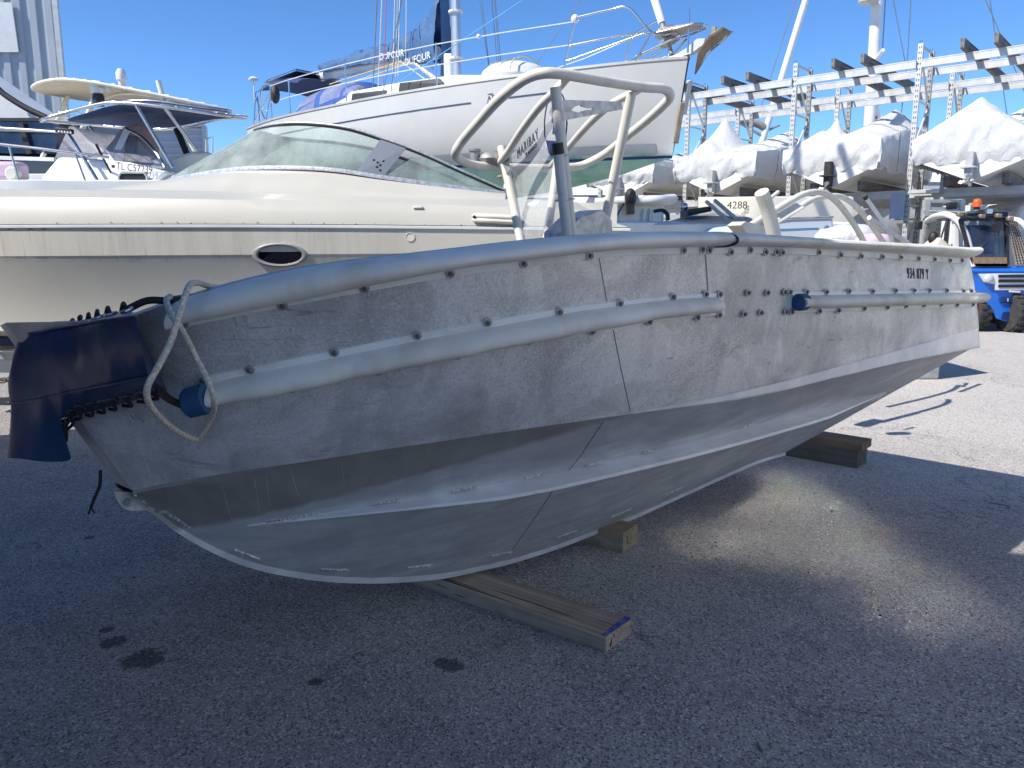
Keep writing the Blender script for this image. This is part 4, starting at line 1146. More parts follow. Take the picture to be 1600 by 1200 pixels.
# finer rows would smear the paint edge: the boot-top tape covers it
YH = hm.build("hull", [pbr("yacht_white_gelcoat", (.55, .54, .51), .3, 0, (.49, .48, .445), 1.2, .3, .75, 0, 60, .002, ((.5, .47, .42), 3, .25)), MT['green_af']], SY, smooth=50)
yv = BVHTree.FromPolygons([Vector(p) for p in hm.v], hm.f)
def yhit_at(t, z, off=.006):
    o = sp(t, 4, z); loc, nr, i_, d_ = yv.ray_cast(o, -SN)
    return (loc+SN*off, nr) if loc is not None else (None, None)
def stripe(t0, t1, z0, z1, m, name, n=40):
    A = []
    for i in range(n+1):
        t = t0+(t1-t0)*i/n; za = z0(t) if callable(z0) else z0; zb_ = z1(t) if callable(z1) else z1
        p, _1 = yhit_at(t, za); q, _2 = yhit_at(t, zb_)
        if p is not None and q is not None: A.append([p if k == 0 else q if k == 5 else (yhit_at(t, lerp(za, zb_, k/5), .006)[0] or lerp(p, q, k/5)) for k in range(6)])
    mb = MB(); mb.loft(A); return mb.build(name, m, SY, smooth=60)
zg = at(1060, 226, 11.0).z
# bands along the hull, heights read from the picture at the bow
stripe(.16, 9.5, at(1060, 222, 11.0).z, at(1060, 236, 11.0).z, MT['grey_stripe'], "waterline_band")
stripe(.20, 9.5, at(1058, 241, 11.0).z, at(1058, 245, 11.0).z, MT['blue_stripe'], "waterline_stripe")
stripe(.05, 9.5, WL-.16, WL-.10, MT['cyan_stripe'], "antifouling_edge") if False else None
sz = lambda d: (lambda t: shz(t)-d)
stripe(1.6, 2.35, sz(.285), sz(.262), MT['slate_stripe'], "cove_line"); stripe(2.95, 9.4, sz(.295), sz(.272), MT['slate_stripe'], "cove_line")
p, nr = yhit_at(2.65, shz(2.65)-.27, .006)
eb = MB(); u = SD.copy(); v = Vector((0, 0, 1))
for a, b in (((-.07, -.08), (.07, -.08)), ((.07, -.08), (.07, .08)), ((.07, .08), (-.07, .08)), ((-.07, .08), (-.07, -.08)), ((-.05, -.03), (.05, -.03)), ((-.03, -.02), (0, .05)), ((0, .05), (.03, -.02)), ((-.05, -.05), (.05, -.05))):
    eb.rod(p+u*a[0]+v*a[1], p+u*b[0]+v*b[1], .006, 5)
eb.build("bow_emblem", MT['slate_stripe'], SY)
# stem fittings
sf_ = MB(); a, b = at(1076, 128, 11.0), at(1068, 178, 11.0); sf_.bar(a+Vector((.02, -.02, 0)), b+Vector((.01, -.02, 0)), .05, .05, (1, 0, 0)); sf_.build("stem_slot", MT['seam'], SY)
sf_ = MB(); a, b = at(1066, 160, 10.98), at(1056, 224, 10.98); sf_.bar(a, b, .05, .07, (1, 0, 0)); sf_.build("stem_guard", MT['bronze'], SY, bevel=.01)
# toe rail, deck, coachroof
tr_ = MB()
for sg in (1, -1):
    tr_.loft([[sp(t, sg*hbs(t), shz(t)-.015), sp(t, sg*(hbs(t)+.015), shz(t)), sp(t, sg*(hbs(t)+.012), shz(t)+.035), sp(t, sg*(hbs(t)-.02), shz(t)+.035), sp(t, sg*(hbs(t)-.02), shz(t)-.01)] for t in TS])
tr_.build("toe_rail", pbr("alu_toe_rail", (.5, .48, .43), .5, .4), SY, smooth=30)
dm = MB(); dm.loft([[sp(t, hbs(t)*k, shz(t)-.005+.10*(1-k*k)) for k in (1, .75, .4, 0, -.4, -.75, -1)] for t in TS]); dm.build("deck", MT['white2'], SY, smooth=60)
co = MB(); cs = []
for t, wd, ht in ((2.2, .25, .06), (2.9, .55, .16), (3.8, .78, .30), (5.0, .92, .36), (6.2, .95, .38), (6.9, .92, .40)):
    z = shz(t)+.08
    cs.append([sp(t, wd, z), sp(t, wd*.86, z+ht*.85), sp(t, wd*.5, z+ht), sp(t, 0, z+ht*1.05), sp(t, -wd*.5, z+ht), sp(t, -wd*.86, z+ht*.85), sp(t, -wd, z)])
co.loft(cs, cap0=True, cap1=True); co.build("coachroof", MT['white'], SY, smooth=40, bevel=0)
wn = MB()
for t0, t1 in ((3.9, 4.9), (5.2, 6.2)):
    wn.prism([sp(t0, .80+.02*(t0-3), shz(t0)+.20), sp(t1, .93, shz(t1)+.20), sp(t1, .90, shz(t1)+.34), sp(t0+.15, .78+.02*(t0-3), shz(t0)+.30)], SN*.02)
wn.build("cabin_window", MT['dark'], SY, smooth=0)
# keel and stands
kl = MB(); kt = WL-.45
kl.loft([[sp(4.0+dx*.25, sg_*.0+w_, z) for dx, w_ in ((0, 0), (.5, .08), (2.5, .09), (6.2, 0), (2.5, -.09), (.5, -.08))] for z, sg_ in ((kt, 0), (.25, 0))], closed=True, cap1=True)
kl.build("keel", MT['green_af'], SY, smooth=40)
def jackstand(t, sg):
    top = sp(t, sg*hbs(t)*.72, WL-.22); foot = sp(t, sg*hbs(t)*1.1, 0)
    o = thing("jack_stand", "red-brown steel jack stand propping up the white sailing yacht's hull", "jack stand", (foot.x, foot.y, 0), "stands holding up the sailing yacht")
    MB().rod(foot+Vector((0, 0, .4)), top, .03).build("post", MT['galv'], o)
    l_ = MB()
    for a in range(3): l_.rod(foot+Vector((0, 0, .8)), foot+Vector((.4*math.cos(a*2.1), .4*math.sin(a*2.1), .02)), .025)
    l_.build("tripod", MT['rust'], o)
    MB().lathe([(.14, 0), (.14, .03), (.05, .05)], top, (0, 0, 1), 10).build("pad", MT['rust'], o)
for t in (2.6, 7.2):
    for sg in (1, -1): jackstand(t, sg)
bk = MB(); bk.box(sp(4.8, 0, .12), (1.7, 1.0, .245)); tag(bk.build("keel_block", MT['rust'], None, bevel=.01), "thick timber pad under the sailing yacht's keel", "timber")

# rails
def spx(x, y, t, w_):            # a point of the yacht's own frame seen at (x, y): solve height on the vertical line nearest that ray
    return at_plane(x, y, sp(t, w_, 0), SN)
def tubes(name, runs, r, m, par=SY, seg=7):
    mb = MB()
    for P in runs: mb.tube(P, r, seg)
    return mb.build(name, m, par, smooth=60)
Zb = lambda t: shz(t)+.03
pu = []
def V(t, w_, h): return sp(t, w_, Zb(t)+h)
for sg in (1, -1):
    pu += [catmull([V(1.55, sg*.74, 0), V(1.50, sg*.72, .28), V(1.40, sg*.68, .66)], 4), catmull([V(1.40, sg*.68, .66), V(.95, sg*.50, .70), V(.70, sg*.42, .68), V(.40, sg*.28, .33), V(.12, sg*.12, .30)], 6),
           [V(1.48, sg*.72, .30), V(.9, sg*.5, .34), V(.35, sg*.26, .33)], [V(.62, sg*.36, 0), V(.42, sg*.3, .32)], [V(.62, sg*.36, .05), V(.1, sg*.10, .26)], [V(1.52, sg*.73, .1), V(.5, sg*.34, .33)]]
pu.append(catmull([V(.35, .26, .33), V(-.15, .14, .35), V(-.22, 0, .35), V(-.15, -.14, .35), V(.35, -.26, .33)], 6)); pu.append([V(-.05, .12, .02), V(-.05, .12, .58)])
tubes("pulpit", pu, .014, MT['chrome'])
seat = MB(); seat.prism([V(t, w_, .36) for t, w_ in ((.35, .24), (-.12, .13), (-.20, 0), (-.12, -.13), (.35, -.24))], Vector((0, 0, .02))); seat.build("pulpit_seat", MT['teak'], SY, smooth=0)
for sg in (1, -1):
    for t in (3.6, 5.6, 7.4): MB().rod(V(t, sg*(hbs(t)-.06), 0), V(t, sg*(hbs(t)-.06), .64), .013).build("stanchion", MT['chrome'], SY)
    for h in (.32, .62):
        MB().tube([V(t, sg*(hbs(t)-.06), h) for t in (1.42, 2.5, 3.6, 4.6, 5.6, 6.5, 7.4, 8.2)], .0075, 6).build("lifeline", MT['white2'], SY)
MB().ball(V(1.40, .70, .64), .06, 8).build("line_block", MT['white2'], SY); MB().ball(V(2.85, hbs(2.85)-.05, .62), .035, 8).build("line_block", MT['white2'], SY)
ps = []
for sg in (1, -1):
    ps += [[V(8.2, sg*(hbs(8.2)-.06), 0), V(8.2, sg*(hbs(8.2)-.06), .64)], catmull([V(8.2, sg*(hbs(8.2)-.06), .64), V(8.7, sg*(hbs(8.7)-.06), .62), V(9.0, sg*(hbs(9)-.1), .0)], 5), [V(9.5, sg*.8, 0), V(9.55, sg*.8, .66)]]
tubes("pushpit", ps, .014, MT['chrome'])
hb2 = MB(); hb2.ball(V(7.9, hbs(7.9)-.02, .42), .13, 10, (.7, .7, 1.3)); hb2.build("outboard_motor", MT['black'], SY)
# anchor on the bow roller
an = MB(); d = -SD
an.prism([V(.40, .05, -.02), V(-.06, .05, .02), V(-.24, .05, .10), V(-.26, .05, .17), V(-.14, .05, .19), V(.02, .05, .10)], -SN*.10); an.build("bow_roller", MT['galv'], SY, smooth=0)
an = MB()
an.bar(V(-.20, 0, .15), V(-.40, 0, .10), .03, .05); tip = V(-.10, 0, -.24); top_ = V(-.60, 0, .20)
for sg in (1, -1):
    an.loft([[tip, tip+SN*sg*.01], [V(-.28, sg*.02, .00), V(-.20, sg*.12, .0)], [V(-.46, sg*.02, .10), V(-.38, sg*.18, .16)], [top_, V(-.55, sg*.15, .24)]])
an.bar(V(-.33, 0, .03), V(-.36, 0, .30), .015, .04)
AN = an.build("anchor", MT['bronze'], SY, smooth=40, solid=.012)
# mast, boom, sail cover
MAST = spx(713, 140, 3.9, 0); MAST = sp(3.9, 0, 0)
mt_t = (Vector(at_plane(713, 140, sp(4, 0, 0), SN))-BOW).dot(SD)
zt0 = shz(mt_t)+.3
MB().loft([[sp(mt_t+.10*math.cos(a*math.pi/8), .068*math.sin(a*math.pi/8), z) for a in range(16)] for z in (zt0, zt0+11)], closed=True, cap1=True).build("mast", pbr("anodised_mast", (.52, .53, .54), .35, .7, (.44, .45, .46), 3, .4, .7), SY, smooth=60)
def MT_(dt, w_, h): return sp(mt_t+dt, w_, zt0+h)
bl_a, bl_b = MT_(.16, 0, .92), None
# boom end seen at (503, 118)
pe = at_plane(503, 118, sp(4, 0, 0), SN); tb = (pe-BOW).dot(SD); bl_b = Vector(pe)
bl_a = at_plane(685, 82, sp(4, 0, 0), SN)
bd = (bl_b-bl_a)
bm_ = MB(); up = Vector((0, 0, 1))
bm_.loft([[lerp(bl_a, bl_b, k)+SN*(.075*math.cos(a*math.pi/7))+up*(.11*math.sin(a*math.pi/7)) for a in range(14)] for k in (0, .5, 1)], closed=True, cap0=True, cap1=True)
BM = bm_.build("boom", MT['white2'], SY, smooth=50)
# sail cover: flaked sail under navy canvas, high at the mast
sc = MB(); secs = []
NB = 90
for i in range(NB+1):
    k = i/NB
    c = lerp(bl_a, bl_b, k-.03); H = .20+.42*math.exp(-k*9)+.16*(1-k); lw = .15+.06*math.exp(-k*5); dr = -.02+.25*max(0, .62-k)
    if k < .09: dr += .22*(1-k/.09)
    row = []
    for a in range(19):
        th = -math.pi*.0+math.pi*a/18
        f = 1+.30*mnoise.noise(Vector((k*22+a*.12, a*.22, 1)))+.16*mnoise.noise(Vector((k*60+a*.5, a*.3, 5)))
        row.append(c+SN*(lw*f*math.cos(th)*1.0)+up*(.02+H*f*math.sin(th)**.8))
    row = [c+SN*(lw*1.02+.005)-up*dr]+row+[c-SN*(lw*1.02+.005)-up*dr]
    secs.append(row)
sc.loft(secs); SCo = sc.build("sail_cover", MT['sail_navy'], SY, smooth=60)
sc = MB(); sc.loft([[lerp(bl_a, bl_b, k)+SN*(.11*math.cos(a*math.pi/6)+.0)+SD*(-.02)+up*(h_) for a in range(13)] for k, h_ in ((-.04, -.42), (-.05, .2), (-.045, .85))])
sc.build("luff_cover", MT['sail_navy'], SY, smooth=60)
# dinghy / life-raft bundle and fore hatch
lr = MB(); lr.ball(V(3.05, .1, .25), .42, 14, (1.3, .9, .55)); LR = lr.build("life_raft", MT['white2'], SY)
for dt in (-.25, 0, .25): MB().tube([V(3.05+dt, .1+.40*math.cos(a*math.pi/8), .25+.26*math.sin(a*math.pi/8)) for a in range(9)], .012, 5).build("strap", MT['beige_cloth'], LR)
# sprayhood
sh_ = MB(); secs = []
for t, wd, ht, b0 in ((6.2, .80, .04, .24), (6.45, .84, .28, .20), (6.8, .88, .48, .14), (7.3, .92, .60, .04), (7.9, .94, .64, -.08), (8.05, .94, .54, -.12)):
    z = shz(t)+.12
    secs.append([sp(t, wd*math.cos(a*math.pi/12)**1.0 if a != 6 else 0, z+b0+ht*abs(math.sin(a*math.pi/12))**.75) for a in range(13)])
sh_.loft(secs); SH = sh_.build("sprayhood", MT['blue_cloth'], SY, smooth=60)
def hood_pt(i, a, off=.012):
    i0 = int(i); f = i-i0; i1 = min(i0+1, len(secs)-1); a0 = int(a); g_2 = a-a0; a1 = min(12, a0+1)
    p = lerp(lerp(secs[i0][a0], secs[i0][a1], g_2), lerp(secs[i1][a0], secs[i1][a1], g_2), f)
    c = sp(6.8, 0, shz(6.8)+.4); return p+(p-c).normalized()*off
for (i0, i1, a0, a1) in ((3.15, 4.7, .4, 4.2), (1.6, 2.85, .4, 4.0), (.5, 1.35, .4, 3.6)):
    for mirror_ in (0, 1):
        mb = MB(); f = lambda a: 12-a if mirror_ else a
        mb.loft([[hood_pt(i0+(i1-i0)*u_/6, f(a0+(a1-a0)*v_/5)) for v_ in range(6)] for u_ in range(7)]); mb.build("hood_window", MT['vinyl_win'], SH, smooth=60)
# bimini with a solar panel
bi = MB(); secs_b = [[sp(t, .85*math.cos(a*math.pi/10), shz(t)+.78+.16*math.sin(a*math.pi/10)+h) for a in range(11)] for t, h in ((8.0, -.02), (8.5, .06), (9.0, .05), (9.6, -.06))]
bi.loft(secs_b); bi.build("bimini", MT['navy_cloth'], SY, smooth=60)
so_ = MB(); so_.bar(V(8.4, .1, 1.06), V(9.5, .1, .98), 1.0, .04); so_.build("solar_panel", MT['solar'], SY, smooth=0, bevel=.004)
fr_ = MB(); fr_.bar(V(8.37, .1, 1.04), V(9.53, .1, .955), 1.06, .025); fr_.build("solar_frame", MT['chrome'], SY, smooth=0)
for sg in (1, -1): tubes("bimini_frame", [r for r in ([V(9.55, sg*.92, 0), V(9.55, sg*.84, .72)], [V(8.9, sg*1.05, 0), V(8.9, sg*.85, .80)], [V(9.55, sg*.92, .1), V(8.9, sg*.85, .72)], [V(8.9, sg*1.05, .1), V(9.55, sg*.84, .62)])], .014, MT['chrome'])
MB().rod(V(9.75, .75, .4), V(9.75, .75, 1.0), .012).lathe([(.10, 0), (.11, .03), (.05, .07)], V(9.75, .75, 1.0), (0, 0, 1), 12).build("satellite_aerial", MT['white2'], SY)
# headsail rolled on its stay, furling drum
top = MT_(-.1, 0, 10.6); fo = V(.28, 0, .12); fd = (top-fo).normalized()
fz = MB(); fz.tube([fo+fd*k for k in (.42, .8, 1.2, 1.7, 2.2, 3, 5, 9)], lambda t: .055+.012*math.sin(t*40)+.02*min(1, t*4), 10); fz.build("furled_headsail", MT['white2'], SY, smooth=60)
MB().lathe([(.03, -.10), (.03, .10), (.13, .12), (.13, .15), (.07, .17), (.07, .25), (.15, .27), (.15, .30), (.04, .33), (.04, .48)], fo, fd, 14).build("furling_drum", MT['galv_dk'], SY, smooth=30)
# standing and running rigging
def rig(name, a, b, r, m, sag=0):
    P = [lerp(a, b, k/6)-Vector((0, 0, sag*math.sin(math.pi*k/6))) for k in range(7)]
    MB().tube(P, r, 5).build(name, m, SY)
for sg in (1, -1):
    rig("shroud", V(mt_t+.1, sg*(hbs(mt_t)-.1), 0), MT_(0, sg*.5, 5.2), .008, MT['wire']); rig("shroud", V(mt_t+.35, sg*(hbs(mt_t)-.12), 0), MT_(0, sg*.05, 5), .007, MT['wire'])
a = V(5.6, hbs(5.6)-.1, 0)
for (x, y, y2, r, m) in ((581, 178, -20, .011, MT['wire']), (590, 160, -20, .009, MT['rope']), (598, 165, -20, .007, MT['red_rope']), (613, 165, -20, .008, MT['rope']), (622, 118, -20, .008, MT['rope']), (634, 100, -20, .006, MT['rope']), (618, 120, -20, .005, MT['rope'])):
    p = at_plane(x, y, sp(5, .6, 0), SN); q = at_plane(x+(601-x)*.15+6, y2, sp(5, .25, 0), SN); rig("halyard", p, q, r, m)
rig("sheet", at_plane(515, 132, sp(5, .2, 0), SN), at_plane(628, 96, sp(5, .2, 0), SN), .012, MT['yellow_rope']); rig("sheet", at_plane(520, 138, sp(5, .2, 0), SN), at_plane(640, 99, sp(5, .2, 0), SN), .010, MT['rope'])
rig("sheet", at_plane(545, 180, sp(5, .5, 0), SN), at_plane(830, -8, sp(3, .3, 0), SN), .009, MT['cyan_rope'])
MB().tube([at_plane(642, 94, sp(5, .1, 0), SN), at_plane(700, 138, sp(4, .1, 0), SN)], .045, 10).build("boom_vang", MT['galv'], SY)
rig("topping_line", at_plane(625, 95, sp(5, .2, 0), SN), at_plane(690, 143, sp(4, .2, 0), SN), .010, MT['rope'])
MB().bar(MT_(.2, 0, .12), MT_(.2, 0, .62), .16, .14, (1, 0, 0)).build("halyard_bag", MT['white2'], SY, smooth=0, bevel=.03)
for z_ in (.5, 1.25, 1.75): MB().lathe([(.125, 0), (.125, .03)], MT_(0, 0, z_), (0, 0, 1), 12).build("mast_band", MT['white2'], SY)
for (x1, y1, x2, y2) in ((766, 118, 748, -8), (778, 115, 768, -8), (781, 115, 772, -8), (830, 112, 912, -8)):
    rig("stay", at_plane(x1, y1, sp(3, -.6, 0), SN), at_plane(x2, y2, sp(3, -.6, 0), SN), .006, MT['wire'])
a_, b_ = at_plane(598, 90, sp(5, .18, 0), SN), at_plane(628, 84.5, sp(5, .18, 0), SN)
put_text("sail_lettering", "DUFOUR", .17, at_plane(615, 87, sp(5, .185, 0), SN)+SN*.05, (b_-a_), (0, 0, 1), MT['white_text'], SCo)
put_text("sail_lettering", "DUFOUR", .17, at_plane(655, 93, sp(5, .185, 0), SN)+SN*.05, (at_plane(672, 88, sp(5, .185, 0), SN)-at_plane(640, 98, sp(5, .185, 0), SN)), (0, 0, 1), MT['white_text'], SCo)
# ------------------------------------------------------------------ dry-stack rack
RK0 = Vector((10.2, 16.0, 0)); RB_ = Vector((-.75, .66, 0)).normalized(); RD = Vector((RB_.y, -RB_.x, 0))
if RD.y < 0: RD = -RD
def rk(k, q, z=0.0): return RK0+RB_*k+RD*q+Vector((0, 0, z))
RACK = thing("boat_rack", "tall galvanised steel rack of perforated uprights and paired beams, empty top level, holding shrink-wrapped boats", "boat rack", rk(4, 2))
POSTS = [-.75, 2.0, 4.68, 7.47, 10.2]; TOPZ = 5.42; LOZ = 2.72
def upright(k, q, name="upright"):
    m_ = MB()
    for qq in (q, q+.9):
        zt = TOPZ+.42
        m_.mat(0 if qq == q else 1).bar(rk(k, qq, 0), rk(k, qq, zt), .085, .10, tuple(RB_))
        m_.mat(2)
        for i in range(int(zt/.11)):
            for e in (-.02, .02):
                c = rk(k, qq, .15+i*.11)-RD*.0505+RB_*e; m_.bar(c-Vector((0, 0, .02)), c+Vector((0, 0, .02)), .012, .002, tuple(RD))
    m_.mat(0)
    zz = .3; side = 0
    m_.bar(rk(k, q, TOPZ+.38), rk(k, q+.9, TOPZ+.38), .03, .04)
    while zz < TOPZ-.3:
        m_.bar(rk(k, q, zz), rk(k, q+.9, zz), .03, .04); m_.bar(rk(k, q if side else q+.9, zz+.05), rk(k, q+.9 if side else q, zz+1.0), .035, .035)
        zz += 1.1; side ^= 1
    m_.build(name, [MT['galv'], MT['galv_dk'], MT['dark']], RACK, smooth=0)
for k in POSTS:
    for q in (0, 2.9): upright(k, q)
for q in (-.07, .97, 2.83, 3.87):
    for a, b in zip(POSTS, POSTS[1:]):
        for z, h in ((TOPZ, .16), (LOZ, .17)):
            m_ = MB(); m_.bar(rk(a+.05, q, z), rk(b-.05, q, z), .06, h); m_.bar(rk(a+.05, q, z+h/2-.012), rk(b-.05, q, z+h/2-.012), .072, .02); m_.build("beam", MT['galv'], RACK, smooth=0)
def kx(px, y):                                             # where along the front beam a picture column falls
    p = at_plane(px, y, rk(0, -.07), RD); return (p-RK0).dot(RB_)
TIM = wood("weathered_rack_timber", (.26, .245, .225), (.10, .092, .085), (0, 0, -math.atan2(RD.y, RD.x)), 14)
where = ["above the square-humped wrapped boat", "above the round-humped wrapped boat", "above the pointed wrapped boat", "over the fourth bay from the right"]
n_ = 0
for px, y, wh, sd in ((1312, 120, 0, "left"), (1357, 116, 0, "right"), (1512, 78, 1, "left"), (1564, 70, 1, "right"), (1142, 145, 2, "left"), (1180, 140, 2, "right"), (1078, 150, 3, "right")):
    k = kx(px, y); m_ = MB(); dz = random.uniform(-.01, .01)
    m_.bar(rk(k, -.55, TOPZ+.08+.10), rk(k, 4.2, TOPZ+.08+.10), .08, .20)
    o = m_.build("rack_timber", TIM, None, smooth=0, bevel=.008)
    tag(o, "dark bearer on the top beams, %s of the pair %s" % (sd, where[wh]) if wh < 3 else "dark bearer on the top beams beside the yacht's bow", "timber", "bearers lying on the rack beams")
# number plates on the rack
m_ = MB(); c = at_plane(1402, 322, rk(0, -.12), RD); m_.bar(c-Vector((0, 0, .28)), c+Vector((0, 0, .28)), .30, .012, tuple(RD)); SG = m_.build("bay_sign", pbr("pale_blue_sign", (.38, .45, .60), .5), RACK, smooth=0)
m_ = MB(); a, b = at_plane(1422, 301, rk(0, -.35), RD), at_plane(1470, 299, rk(0, -.35), RD); m_.bar(a, b, .35, .06); m_.build("arm_bracket", MT['galv'], RACK, smooth=0)
def rtext(s_, size, x, y, par=RACK):
    put_text("bay_number", s_, size, at_plane(x, y, rk(0, -.115), RD), -RB_, (0, 0, 1), MT['paint_text'], par)
rtext("88", .17, 1089, 310); rtext("24", .12, 1404, 305)

# ------------------------------------------------------------------ boats in white shrink-wrap on the lower beams
def wrapped(kc, half, L, peaks, label, seed, zb=0.0, drive='leg'):
    z0 = LOZ+.085+.06+zb
    o = thing("wrapped_boat", label, "boat", rk(kc, 0, z0), "motor boats shrink-wrapped in white on the rack")
    base = lambda a, q, z: rk(kc, q)-RB_*a+Vector((0, 0, z0+z))       # a: to the right seen from the stern
    q0 = -1.0
    def wdt(u): return half*(1 if u < .55 else max(.04, 1-((u-.55)/.45)**2.2))
    hb = MB(); secs = []
    for i in range(13):
        u = i/12; q = q0+L*u; w_ = wdt(u)*.95; rise = max(0, u-.5)*.5
        secs.append([base(-w_, q, .95), base(-w_*.97, q, .42+rise*.6), base(0, q, rise*1.4), base(w_*.97, q, .42+rise*.6), base(w_, q, .95)])
    hb.loft(secs, cap0=True, cap1=True); hb.build("hull", pbr("grey_white_hull_%d" % seed, (.74, .74, .70), .4, 0, (.64, .64, .60), 2), o, smooth=25)
    # cover: draped over masts, seats and rails
    cv = MB(); NI, NJ = 64, 58; rows = []
    for i in range(NI+1):
        u = i/NI; q = q0-.10+(L+.15)*u; w_ = wdt(max(0, min(1, u)))*1.03
        row = []
        for j in range(NJ+1):
            v = -1+2*j/NJ; side = abs(v)
            if side > .66:                                  # skirt
                f = (side-.66)/.34; a = math.copysign(w_*(1.0-.05*f), v); hgt = .84-.50*f
                hgt += .07*mnoise.noise(Vector((u*9, v*3, seed)))*f+.06*mnoise.noise(Vector((u*30, v, seed+3)))*f
            else:
                a = v/.66*w_; hgt = .84
                for (pu_, pv_, ph_, pr_, pe_) in peaks:
                    d = math.hypot((u-pu_)*L/pe_, a/half-pv_)/pr_
                    hgt = max(hgt, .84+.88*ph_*max(0, 1-d*1.08)**1.35)
                hgt -= .05*(1-(a/w_)**2) if hgt < .86 else 0
            if i == 0: pass
            fold = .030*mnoise.noise(Vector((u*14, v*7, seed)))+.018*abs(mnoise.noise(Vector((u*7+v*6, v*16, seed+8))))+.015*mnoise.noise(Vector((u*40, v*20, seed)))
            p = base(a, q, hgt+fold)
            if side > .62: p = p+(base(math.copysign(1, v), q, 0)-base(0, q, 0)).normalized()*fold*1.4
            row.append(p)
        rows.append(row)
    # stern curtain
    cur = []
    for t in range(1, 9):
        f = t/8.0; r0 = rows[0]; row = []
        for j in range(NJ+1):
            p = r0[j]; v = -1+2*j/NJ
            tgt = .36+.14*mnoise.noise(Vector((v*5, seed, 2)))+.05*mnoise.noise(Vector((v*17, seed, 4)))
            tz = max(z0+tgt, rows[0][j].z-(rows[0][j].z-(z0+tgt))) if abs(v) < .97 else p.z
            z = p.z+(min(p.z, z0+tgt)-p.z)*f
            bulge = -.06*math.sin(math.pi*f)+.05*mnoise.noise(Vector((v*8+f*2, f*3, seed+5)))+.03*abs(mnoise.noise(Vector((v*20, f*4, seed))))
            row.append(Vector((p.x, p.y, z))+RD*(bulge+.10*f*(1-.3*abs(v))))
        cur.append(row)
    cv.loft(cur[::-1]+rows); cv.build("cover", MT['wrap'], o, smooth=70)
    for ii in (12, 30, 47):
        MB().tube([p+Vector((0, 0, .012)) for p in rows[ii]], .009, 5).build("strap", MT['galv_dk'], o)
    # outboard drive showing under the curtain
    dm_ = MB(); c = base(-.02 if drive == 'leg' else .0, q0-.12, .55)
    dm_.bar(c, c-Vector((0, 0, .52)), .13, .22, tuple(RD)); dm_.bar(c-Vector((0, 0, .30))-RD*.2, c-Vector((0, 0, .30))+RD*.10, .26, .03)
    dm_.ball(c-Vector((0, 0, .56)), .075, 10, (1, 2.2, 1)); DV = dm_.build("drive_leg", MT['black'] if drive == 'black' else MT['galv'], o, smooth=40)
    pm_ = MB(); pc = c-Vector((0, 0, .56))-RD*.17
    for b in range(3):
        an_ = b*2.094+seed; e = -RB_*math.cos(an_)+Vector((0, 0, math.sin(an_))); f_ = -RB_*math.cos(an_+.8)+Vector((0, 0, math.sin(an_+.8)))
        pm_.prism([pc, pc+e*.12+RD*.02, pc+(e+f_).normalized()*.15, pc+f_*.10-RD*.02], RD*.008)
    pm_.build("propeller", MT['galv_dk'], DV, smooth=0)
    return o
wrapped(.62, 1.08, 6.4, [(.09, -.05, .95, 1.25, 1.6), (.13, -.05, 1.02, .55, 1.5), (.40, .35, .95, 1.3, 2.6), (.75, .1, .55, .9, 2.5)], "white shrink-wrapped motor boat with one round central hump, right of the tallest upright", 3)
wrapped(3.36, 1.02, 6.4, [(.07, -.35, .55, .95, 1.3), (.09, -.12, .85, .50, 1.0), (.45, .45, 1.30, 1.5, 3.0), (.75, .2, .6, 1.0, 2.6)], "shrink-wrapped motor boat with a square motor hump and higher cabin, middle rack bay", 5, 0, 'black')
wrapped(6.12, 1.04, 6.4, [(.04, -.28, .60, .70, 1.1), (.17, -.28, 1.25, .95, 1.6), (.50, .45, 1.05, 1.5, 3.0), (.75, .2, .6, 1.0, 2.6)], "shrink-wrapped motor boat with a tall pointed hump, left of the square-humped one", 8)
wrapped(8.85, 1.04, 6.4, [(.20, .1, .55, .9, 1.9), (.5, 0, .70, 1.1, 2.8)], "white shrink-wrapped motor boat half hidden by the yacht's bow", 11)
for kc, nm in ((.62, "the round-humped"), (3.36, "the square-humped"), (6.12, "the pointed"), (8.85, "the half-hidden")):
    for e, sd in ((-.52, "right"), (.52, "left")):
        k = kc+e; m_ = MB(); m_.bar(rk(k, -.6, LOZ+.085+.11), rk(k, 4.2, LOZ+.085+.11), .12, .22)
        o = m_.build("rack_timber", TIM, None, smooth=0, bevel=.008)
        tag(o, "dark timber bearer under %s shrink-wrapped boat, its %s one" % (nm, sd), "timber", "bearers lying on the rack beams")
